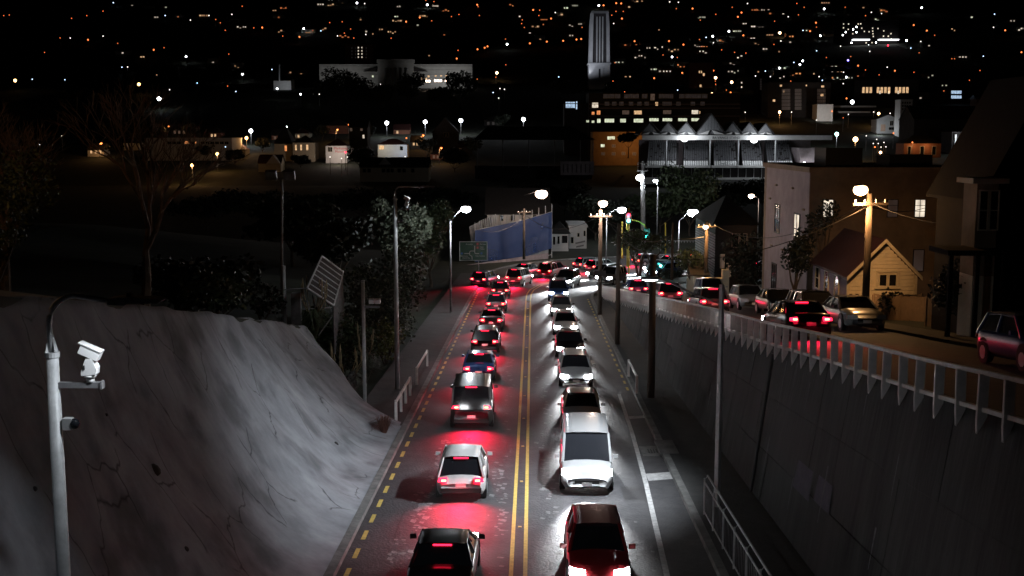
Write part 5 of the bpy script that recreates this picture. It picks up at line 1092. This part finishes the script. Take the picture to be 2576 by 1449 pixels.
# ------------------------------------------------------------------ vegetation beside the road
def gz(x, Y): return (x, Y, T(x, Y))
bush('roadside_bush', 'dense dark bush behind the second lamp pole', gz(-9.6, 64), 2.2, 4.2, leafM, 2600, .13)
bush('roadside_bush', 'grey green bush right of the second lamp pole', gz(-8.4, 72), 2.3, 4.6, leafG, 2600, .13)
bush('roadside_bush', 'yellow tipped bush spilling over the left footpath', gz(-7.6, 68), 1.2, 2.9, leafY, 1200, .11)
bush('roadside_bush', 'tall grey leaved bush under the left footpath lamp', gz(-8.6, 84), 2.6, 6.8, leafG, 3200, .15)
bush('roadside_bush', 'low dark bush at the corner where the footpath starts', gz(-9.0, 57.8), 1.3, 2.6, leafD, 1200, .11)
bush('roadside_bush', 'dark hedge bush between the grey ones along the footpath', gz(-9.6, 78), 2.4, 5.4, leafM, 2200, .14)
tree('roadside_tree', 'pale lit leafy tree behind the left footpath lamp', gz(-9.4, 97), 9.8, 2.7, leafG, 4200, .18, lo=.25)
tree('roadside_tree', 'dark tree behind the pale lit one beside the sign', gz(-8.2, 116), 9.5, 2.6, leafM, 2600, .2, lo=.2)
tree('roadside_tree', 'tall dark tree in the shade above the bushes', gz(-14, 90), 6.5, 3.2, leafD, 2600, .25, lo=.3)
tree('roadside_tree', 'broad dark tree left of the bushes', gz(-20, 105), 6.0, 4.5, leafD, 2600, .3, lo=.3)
def grass_clump(label, base, r, h, n, m, plumes=0):
    base = Vector(base); t = thing('pampas_clump', label, 'plant', base); mb = MB()
    for _ in range(n):
        a = random.uniform(0, 6.28); e = r * random.uniform(.3, 1); hh = h * random.uniform(.5, 1); d = Vector((math.cos(a), math.sin(a), 0)); w_ = Vector((-d.y, d.x, 0)) * (.03 if h > 1.5 else .009)
        p1 = base + d * e * .4 + Vector((0, 0, hh * .8)); p2 = base + d * e + Vector((0, 0, hh * .62)); b0 = base + d * .1
        mb.add([b0 - w_, b0 + w_, p1 + w_ * .8, p1 - w_ * .8, p2], [(0, 1, 2, 3), (3, 2, 4)])
    o = mb.build('leaves', m, t)
    for k in range(plumes):
        a = random.uniform(0, 6.28); q = base + Vector((math.cos(a) * r * .6, math.sin(a) * r * .6, h * random.uniform(1.1, 1.5))); MB().tube([base + Vector((0, 0, h * .4)), q - Vector((0, 0, .7)), q - Vector((0, 0, .3)), q], [.012, .03, .05, .01], 5).build('plume', straw, t)
grass_clump('pampas clump with straw plumes behind the grey steel post', gz(-8.3, 57), 1.3, 2.0, 500, leafG, 12)
grass_clump('pampas clump with plumes left of the grey steel post', gz(-10.6, 60.5), 1.3, 2.4, 400, leafM, 12)
grass_clump('green clump of long leaves by the stone footing', gz(-8.0, 61.5), 1.2, 2.2, 500, leafG, 4)
grass_clump('small dry red weed clump at the foot of the bank', (-5.5, 48.2, zr(48) + .15), 1.0, 1.0, 260, mat('dry_weed', (.09, .035, .025), .9))
bare_tree('bare_tree', 'leafless tree with pale branches above the concrete bank', gz(-14.8, 46), 9.5, .42, barkp, 6, 5)
bare_tree('bare_tree', 'tall thin leafless tree farther left above the bank', gz(-19.5, 44), 9., .40, barkp, 6, 11)
tree('garden_tree', 'evergreen tree with glossy leaves at the left edge above the bank', gz(-18.2, 40), 5.6, 2.3, leafM, 4200, .09, lo=.05)
tree('garden_tree', 'dark evergreen behind the leafless tree', gz(-18, 66), 5.5, 3.5, leafD, 2200, .25, lo=.2)
bush('garden_bush', 'low dark shrub on the rim of the concrete bank', gz(-12.8, 50), 1.6, 2.0, leafM, 900, .13)
bush('garden_bush', 'small feathery shrub near the metal hoarding', gz(-12.5, 57), 1.2, 2.4, leafD, 700, .12)
# sodium lamp on the garden road above the bank, whose light reaches the trees and the rim
bulb_lamp('street_lamp', 'sodium street lamp on the lane above the bank, beyond the left edge', gz(-21, 33), T(-21, 33) + 5.6, Vector((-20, 33, T(-21, 33) + 5.8)), E_O, SOD, 300, .3)
# round street tree on the island at the bend
tr = thing('street_tree', 'round street tree on the island glowing red from tail lamps', 'tree', at(1605, 690, 124))
b = at(1605, 690, 124); bl = rblobs((b.x + .3, b.y, b.z + 3.6), 3.3, 1.7, 9)
mb = MB()
for dx, ex in ((0, -.9), (.2, .5), (.9, 1.5)): mb.tube([b + Vector((dx, 0, -.2)), b + Vector((dx + ex * .3, 0, 1.1)), b + Vector((dx + ex, .2, 2.4))], [.16, .12, .08], 7); mb.tube([b + Vector((dx + ex * .3, 0, 1.1)), b + Vector((dx + ex * .2 - .5, -.2, 2.6))], [.1, .05], 6)
mb.build('trunk', bark, tr); lf = MB(); leaves(lf, bl, 2600, .16); lf.build('crown', leafM, tr)
isl = MB(); ip = [(8.6, 108.5), (10.5, 113.5), (14.5, 120), (20, 126), (30, 134), (30, 131), (20, 121), (15, 116), (12.5, 110), (10.5, 107)]
isl.prism([(x, y, zr(y) + .02) for x, y in ip], (0, 0, .12)); tag(isl.build('traffic_island', kerb_m), 'kerbed island between the bend and the side road', 'island', kind='structure')
bush('island_hedge', 'low clipped hedge beside the round street tree', (at(1690, 695, 123).x, 123, zr(123) + .1), 1.5, 1.1, leafD, 900, .1)
# park trees round the sports ground
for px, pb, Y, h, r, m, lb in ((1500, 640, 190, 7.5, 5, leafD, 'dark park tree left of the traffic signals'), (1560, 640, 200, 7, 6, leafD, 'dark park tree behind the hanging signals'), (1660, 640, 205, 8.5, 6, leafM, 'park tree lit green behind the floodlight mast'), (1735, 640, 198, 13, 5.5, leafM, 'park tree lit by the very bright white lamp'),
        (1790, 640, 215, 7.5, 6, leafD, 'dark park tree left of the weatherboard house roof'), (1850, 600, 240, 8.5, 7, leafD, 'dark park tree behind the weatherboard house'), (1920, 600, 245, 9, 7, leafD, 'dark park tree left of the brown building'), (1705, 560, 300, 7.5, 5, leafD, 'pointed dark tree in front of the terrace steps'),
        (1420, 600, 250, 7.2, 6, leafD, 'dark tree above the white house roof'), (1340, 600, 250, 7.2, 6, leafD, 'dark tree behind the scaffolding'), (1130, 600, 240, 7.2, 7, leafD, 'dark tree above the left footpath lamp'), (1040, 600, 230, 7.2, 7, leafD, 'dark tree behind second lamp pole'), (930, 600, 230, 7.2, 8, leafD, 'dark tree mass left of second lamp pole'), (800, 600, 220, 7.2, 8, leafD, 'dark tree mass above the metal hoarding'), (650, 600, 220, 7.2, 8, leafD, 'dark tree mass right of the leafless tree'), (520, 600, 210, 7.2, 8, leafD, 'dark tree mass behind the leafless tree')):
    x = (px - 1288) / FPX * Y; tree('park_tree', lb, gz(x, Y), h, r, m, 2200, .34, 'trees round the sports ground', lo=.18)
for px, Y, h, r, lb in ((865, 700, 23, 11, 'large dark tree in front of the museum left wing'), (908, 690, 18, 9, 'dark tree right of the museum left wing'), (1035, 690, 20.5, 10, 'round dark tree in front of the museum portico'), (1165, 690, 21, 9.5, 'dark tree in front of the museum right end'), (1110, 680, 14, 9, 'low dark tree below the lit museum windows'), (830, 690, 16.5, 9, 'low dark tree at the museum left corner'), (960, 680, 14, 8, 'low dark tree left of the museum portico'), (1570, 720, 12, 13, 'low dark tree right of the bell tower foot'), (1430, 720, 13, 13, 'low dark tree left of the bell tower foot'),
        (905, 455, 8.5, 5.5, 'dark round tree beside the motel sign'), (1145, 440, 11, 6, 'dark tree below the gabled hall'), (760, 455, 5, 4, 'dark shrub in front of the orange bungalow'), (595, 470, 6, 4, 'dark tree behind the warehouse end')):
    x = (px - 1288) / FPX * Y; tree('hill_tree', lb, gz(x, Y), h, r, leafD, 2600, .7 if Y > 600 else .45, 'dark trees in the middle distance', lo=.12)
# metal hoarding on a steel frame above the bank
hd = thing('metal_hoarding', 'tilted steel framed hoarding with mesh panels above the bank', 'hoarding', at(850, 900, 62))
hk = lambda x_, y_, Y: at(671 + x_ * .1852, 603.7 + y_ * .1852, Y)
A, B, C, Dp = hk(750, 220, 63), hk(1040, 435, 66), hk(910, 890, 62), hk(550, 655, 59.5)
for p, q in ((A, B), (B, C), (C, Dp), (Dp, A)): MB().tube([p, q], .05, 6).build('frame', galv, hd)
for k in range(1, 7): MB().tube([A.lerp(Dp, k / 7), B.lerp(C, k / 7)], .03, 5).build('slat', galv, hd)
for k in range(7):
    a_, b_, c_, d_ = A.lerp(Dp, k / 7), B.lerp(C, k / 7), B.lerp(C, (k + .93) / 7), A.lerp(Dp, (k + .93) / 7); MB().prism([a_ + Vector((0, .04, 0)), b_ + Vector((0, .04, 0)), c_ + Vector((0, .04, 0)), d_ + Vector((0, .04, 0))], (0, .02, 0)).build('panel', darkw, hd)
for k in range(7): p = C.lerp(B, k / 7); g_ = T(p.x, p.y); MB().tube([p, (p.x, p.y, g_ - .1)], .07, 5).build('side_batten', galvd, hd)
for p, q in ((hk(160, 680, 59), Dp), (hk(450, 945, 60), hk(880, 915, 61.5)), (hk(470, 830, 60), hk(550, 830, 60)), (hk(550, 830, 60), hk(640, 1200, 60)), (hk(620, 740, 61), hk(690, 1080, 61)), (hk(740, 700, 62), hk(890, 980, 62)), (hk(700, 1300, 61), hk(880, 1050, 61.5))): MB().tube([p, q], .035, 5).build('brace', galvd, hd)
p = hk(225, 350, 60); MB().tube([p, (p.x, p.y, T(p.x, p.y) - .2)], .11, 8).build('post', galv, hd)
p = hk(400, 720, 60); MB().box((p.x, p.y, p.z - 1.6), (.5, .4, 3.2)).build('cabinet', galvd, hd)
# stone footing and fence palings at the end of the bank
t = thing('stone_wall', 'low rough stone footing beside the grey steel post', 'wall', (-7.9, 54.5, zr(54.5)))
for k in range(26):
    x, y, z = -8.05 + .1 * random.random() + (k % 3) * .05, 52.3 + (k // 4) * .75 + .2 * (k % 4 % 2), zr(54) + .15 + (k % 4) * .36; MB().ball((x, y, z), (.22, .38 * random.uniform(.8, 1.1), .2), 7, 5).build('stone', conc, t)
# twin floodlight post in the dark park, left
t = thing('floodlight_post', 'unlit twin panel floodlight post in the dark park', 'post', at(709, 800, 80)); MB().tube([(at(709, 800, 80).x, 80, T(at(709, 800, 80).x, 80)), at(709, 452, 80)], .1, 6).build('pole', galvd, t)
MB().tube([at(675, 450, 80), at(740, 450, 80)], .05, 6).build('crossarm', galvd, t)
for px in (682, 728): MB().box(at(px, 440, 80), (.75, .3, .65), rx=.5).build('panel_lamp', galvd, t)

# ------------------------------------------------------------------ lights and houses on the far hillsides
LS = [
 '855,20,b 778,84,o 655,118,o 540,138,o 1250,55,h 1180,130,h 1247,117,b 1437,152,w 1577,117,w 1535,117,h 1663,172,o 1700,228,o 1750,108,w 1825,203,h 454,286,o 530,287,w 664,300,O 888,327,o 1160,376,O 1238,360,o 336,396,o 925,400,h 1404,427,W 1727,408,o 920,507,b 963,505,w 114,608,A 243,598,b 490,602,b 1048,636,A 1200,745,X 1488,626,b 1280,677,w 1607,457,h 1786,498,h 1830,560,W 1780,690,b 28,118,o 70,113,o 1828,47,o 467,1026,w 299,1093,w 1893,988,X 1860,1041,A 1450,1247,A 1640,1162,A 1701,1108,b 1120,60,h 1345,127,h 1628,147,o 1915,210,o',
 '570,5,h 650,20,h 762,22,W 820,27,w 563,33,h 487,33,h 208,60,h 138,80,h 1085,50,h 1293,36,W 1282,3,o 1343,12,o 1353,45,h 1433,75,h 1670,36,O 1676,50,o 47,208,O 672,117,h 556,171,o 651,164,o 788,148,h 1060,125,h 1133,163,O 1236,132,O 1265,120,h 1326,157,o 1475,125,o 1532,109,o 180,231,h 360,216,W 392,235,h 428,231,o 490,233,b 514,214,h 202,272,o 328,278,O 714,219,o 615,271,w 665,270,h 667,250,o 738,287,o 829,260,w 857,238,h 880,256,h 944,222,h 1025,240,h 1220,190,h 1672,372,O 1726,360,O 1747,350,O 1895,334,W 1883,295,o 1515,442,O 1525,380,o 1305,420,h 1885,489,o 1818,550,S 1811,582,o 1790,698,b 1841,668,w 1875,674,w 1832,740,w 160,670,W 337,711,W 478,711,w 120,524,b 262,547,h 340,545,h 940,636,w 700,942,O 987,928,X 1277,920,X 1546,910,X 231,958,W 430,1071,S 1135,1042,O 970,1083,W 1670,597,o 559,1185,w 645,1196,w 689,1185,w 675,1149,r 1125,1183,w',
 '160,75,O 209,77,o 203,117,o 295,140,O 240,150,h 235,185,h 327,95,w 375,110,h 405,60,h 475,42,h 77,150,o 73,178,o 93,207,o 175,200,h 135,240,h 210,285,h 447,190,h 513,181,h 445,268,h 135,327,O 263,314,O 386,308,O 487,298,O 522,294,O 655,42,W 691,40,O 787,24,O 824,26,O 885,53,h 753,114,o 785,86,o 840,86,o 830,140,O 767,177,w 937,10,h 980,8,h 925,311,O 855,340,h 935,340,h 960,370,h 1020,350,h 1090,360,h 1135,355,h 1185,310,O 1294,337,O 1208,430,W 1220,375,h 1140,415,o 1247,433,o 1415,298,o 1405,342,h 1450,342,h 1515,274,W 1465,282,b 1520,322,w 1580,305,h 1582,376,o 1190,14,w 1256,17,w 1240,65,o 1363,65,O 1430,130,h 1538,108,o 1637,236,W 1700,235,h 1746,267,O 1755,180,h 1820,200,h 1880,198,h 1705,127,O 1732,95,O 1662,55,o 1840,75,h 1910,75,h 1815,290,h 1850,328,h 1910,370,h 1766,400,o 1680,395,o 1085,523,h 1155,538,h 1073,590,O 1285,490,h 1285,550,O 1472,538,O 1520,533,O 1537,587,S 1535,612,o 1537,636,o 1658,620,S 1650,698,O 1662,733,o 1640,737,b 1510,709,S 1642,797,w 1708,800,w 1705,830,S 1760,847,w 1680,845,w 1660,478,h 1650,540,h 1695,535,h 1857,542,h 1912,536,b 1838,573,w 353,581,b 890,657,o 945,652,w 990,710,o 763,612,o 777,474,o 1250,680,b 1618,680,o 86,900,X 893,955,P',
 '218,26,o 273,55,o 424,67,W 583,55,o 153,126,w 118,98,h 230,112,o 50,160,o 18,102,h 362,171,O 366,205,o 89,248,S 318,235,O 264,229,b 290,230,h 395,270,W 478,270,h 175,275,h 170,318,h 548,349,w 367,383,b 45,335,o 789,185,O 845,183,O 906,343,r 768,387,w 820,145,h 857,102,w 780,93,w 736,118,o 875,78,h 1159,58,W 1100,189,O 1199,231,O 1046,305,W 1153,313,w 1258,266,o 1078,363,b 1215,345,h 1710,107,b 1702,206,w 1790,229,O 1845,158,h 1535,130,h 1913,394,O 1625,424,b 1387,443,o 1408,443,o 1470,430,h 1925,215,h 195,471,b 262,459,W 241,487,W 604,455,v 625,426,o 680,495,O 736,528,o 839,565,o 958,534,O 900,507,w 512,502,h 485,545,h 540,545,h 570,545,w 485,587,h 535,587,h 590,582,W 620,587,h 86,514,W 112,514,h 60,558,h 18,578,w 107,578,h 345,543,h 215,555,h 410,606,b 568,631,w 1107,646,S 1102,545,o 1228,570,h 1600,532,o 1520,606,o 1330,645,h 1327,686,o 1697,700,o 1768,708,o 1790,716,o 1895,748,h 1895,785,h 1830,800,o 1660,785,h 1150,720,h 636,770,X 593,743,O 607,863,w 568,889,o 835,857,S 798,845,w 922,855,w 483,840,O 88,846,S 178,846,w 366,906,w 519,1012,T 660,1052,Y 807,1110,O 849,1150,S 947,1005,O 1090,1075,O 1757,887,W 1918,890,W 795,1083,w 832,1083,w 853,1110,w 890,1108,w 742,1025,w 820,1052,w 875,1075,w 1190,966,w 1360,1037,o 1510,1183,w 213,1220,b']
KIND = {'o': ('small orange', E_O2, 1.6), 'O': ('orange', E_O, 2.5), 'S': ('large orange', E_N, 4.2), 'Y': ('very large orange', E_N, 8.), 'A': ('large amber', E_A, 5.), 'w': ('small white', E_W2, 1.7), 'W': ('white', E_W, 2.7), 'X': ('large bright white', E_W, 6.), 'b': ('small bluish', E_B, 1.6), 'T': ('large teal', E_T, 6.), 'r': ('small red', E_R, 2.2), 'v': ('violet', E_V, 3.), 'P': ('large peach', E_P, 8.)}
spots = []
for i, s_ in enumerate(LS):
    for tok in s_.split():
        x_, y_, c_ = tok.split(','); spots.append((644 * i + int(x_) / 3, int(y_) / 3, c_))
rl = random.Random(21)
for k in range(50):                                  # the fainter windows and lamps between them
    px = rl.triangular(150, 2560, 1900); py = rl.uniform(2, 150) if rl.random() < .8 else rl.uniform(150, 240)
    if 1470 < px < 1545 or (790 < px < 1200 and py > 100) or any(abs(px - q[0]) < 9 and abs(py - q[1]) < 7 for q in spots): continue
    spots.append((px, py, rl.choice('hhhhhooow')))
def NUM(n):
    sfx = 'th' if 10 <= n % 100 <= 20 else {1: 'st', 2: 'nd', 3: 'rd'}.get(n % 10, 'th'); return ORD[n - 1] if n <= 20 else f'{n}{sfx}'
lamps = sorted([s_ for s_ in spots if s_[2] != 'h'], key=lambda q: (int(q[1] // 40), q[0])); homes = sorted([s_ for s_ in spots if s_[2] == 'h'], key=lambda q: (int(q[1] // 40), q[0]))
cnt = {}; glow = {'S', 'A', 'X', 'Y', 'T', 'P'}
for px, py, c_ in lamps:
    r_ = int(py // 40); cnt[r_] = cnt.get(r_, 0) + 1; nm, m, rp_ = KIND[c_]; up = 7. if c_ != 'Y' else 9.
    p = hit(px, py, up, 330)
    if p is None: continue
    h_ = p + Vector((0, 0, up)); rad = rp_ * p.y / FPX * .8
    mb = MB(); mb.mat(1).tube([p - Vector((0, 0, .5)), h_], .09, 4); mb.mat(0).ball(h_, (rad, rad, rad), 8, 6)
    o = mb.build('hillside_lamp', [m, galvd]); tag(o, f'{nm} distant lamp, {NUM(cnt[r_])} from the left in the {ORD[r_]} row of city lights', 'street lamp', 'lamps of the far city')
    if c_ in glow and p.y < 640: point('lamp_glow', h_ + Vector((0, -rad - .3, -rad)), SOD if c_ in 'SYA' else LED, 1500, None, .5)
cnt = {}
wallm = [darkw, whitew, brick, cream]
for i, (px, py, c_) in enumerate(homes):
    r_ = int(py // 40); cnt[r_] = cnt.get(r_, 0) + 1; p = hit(px, py, 2.5, 400)
    if p is None: continue
    w_, d_, h_ = rl.uniform(9, 15), 9, rl.uniform(5, 7.5); zb_ = min(T(p.x, p.y), T(p.x, p.y + d_)) - .4; zt_ = p.z + h_ * .8
    n = rl.choice((1, 1, 2, 2, 3, 4)); col = rl.choice((WARM, WARM, WHT, WHT, GRN, ORG))
    t = thing('hillside_house', f'dark house with {("one lit window", "two lit windows", "three lit windows", "four lit windows")[n - 1]}, {NUM(cnt[r_])} house from the left in the {ORD[r_]} hillside row', 'house', (p.x, p.y, zb_), 'houses on the far hillside')
    MB().bb((p.x - w_ / 2, p.y, zb_), (p.x + w_ / 2, p.y + d_, zt_)).build('wall', wallm[i % 4], t)
    MB().prism([(p.x - w_ / 2 - .4, p.y - .4, zt_), (p.x - w_ / 2 - .4, p.y + d_ + .4, zt_), (p.x - w_ / 2 - .4, p.y + d_ / 2, zt_ + 2.6)], (w_ + .8, 0, 0)).build('roof', roofd if i % 3 else redroof, t)
    for k in range(n):
        s0 = p.y / 1300; ww = rl.uniform(1.2, 2.4) * s0; c = Vector((p.x + (k - (n - 1) / 2) * min(3., w_ / n) + rl.uniform(-.4, .4), p.y, p.z + 2.5 + rl.choice((0, 0, -1.6))))
        window(t, c, ww, rl.uniform(1.2, 1.7) * s0, FW[col] if rl.random() < .7 else Wn[col])
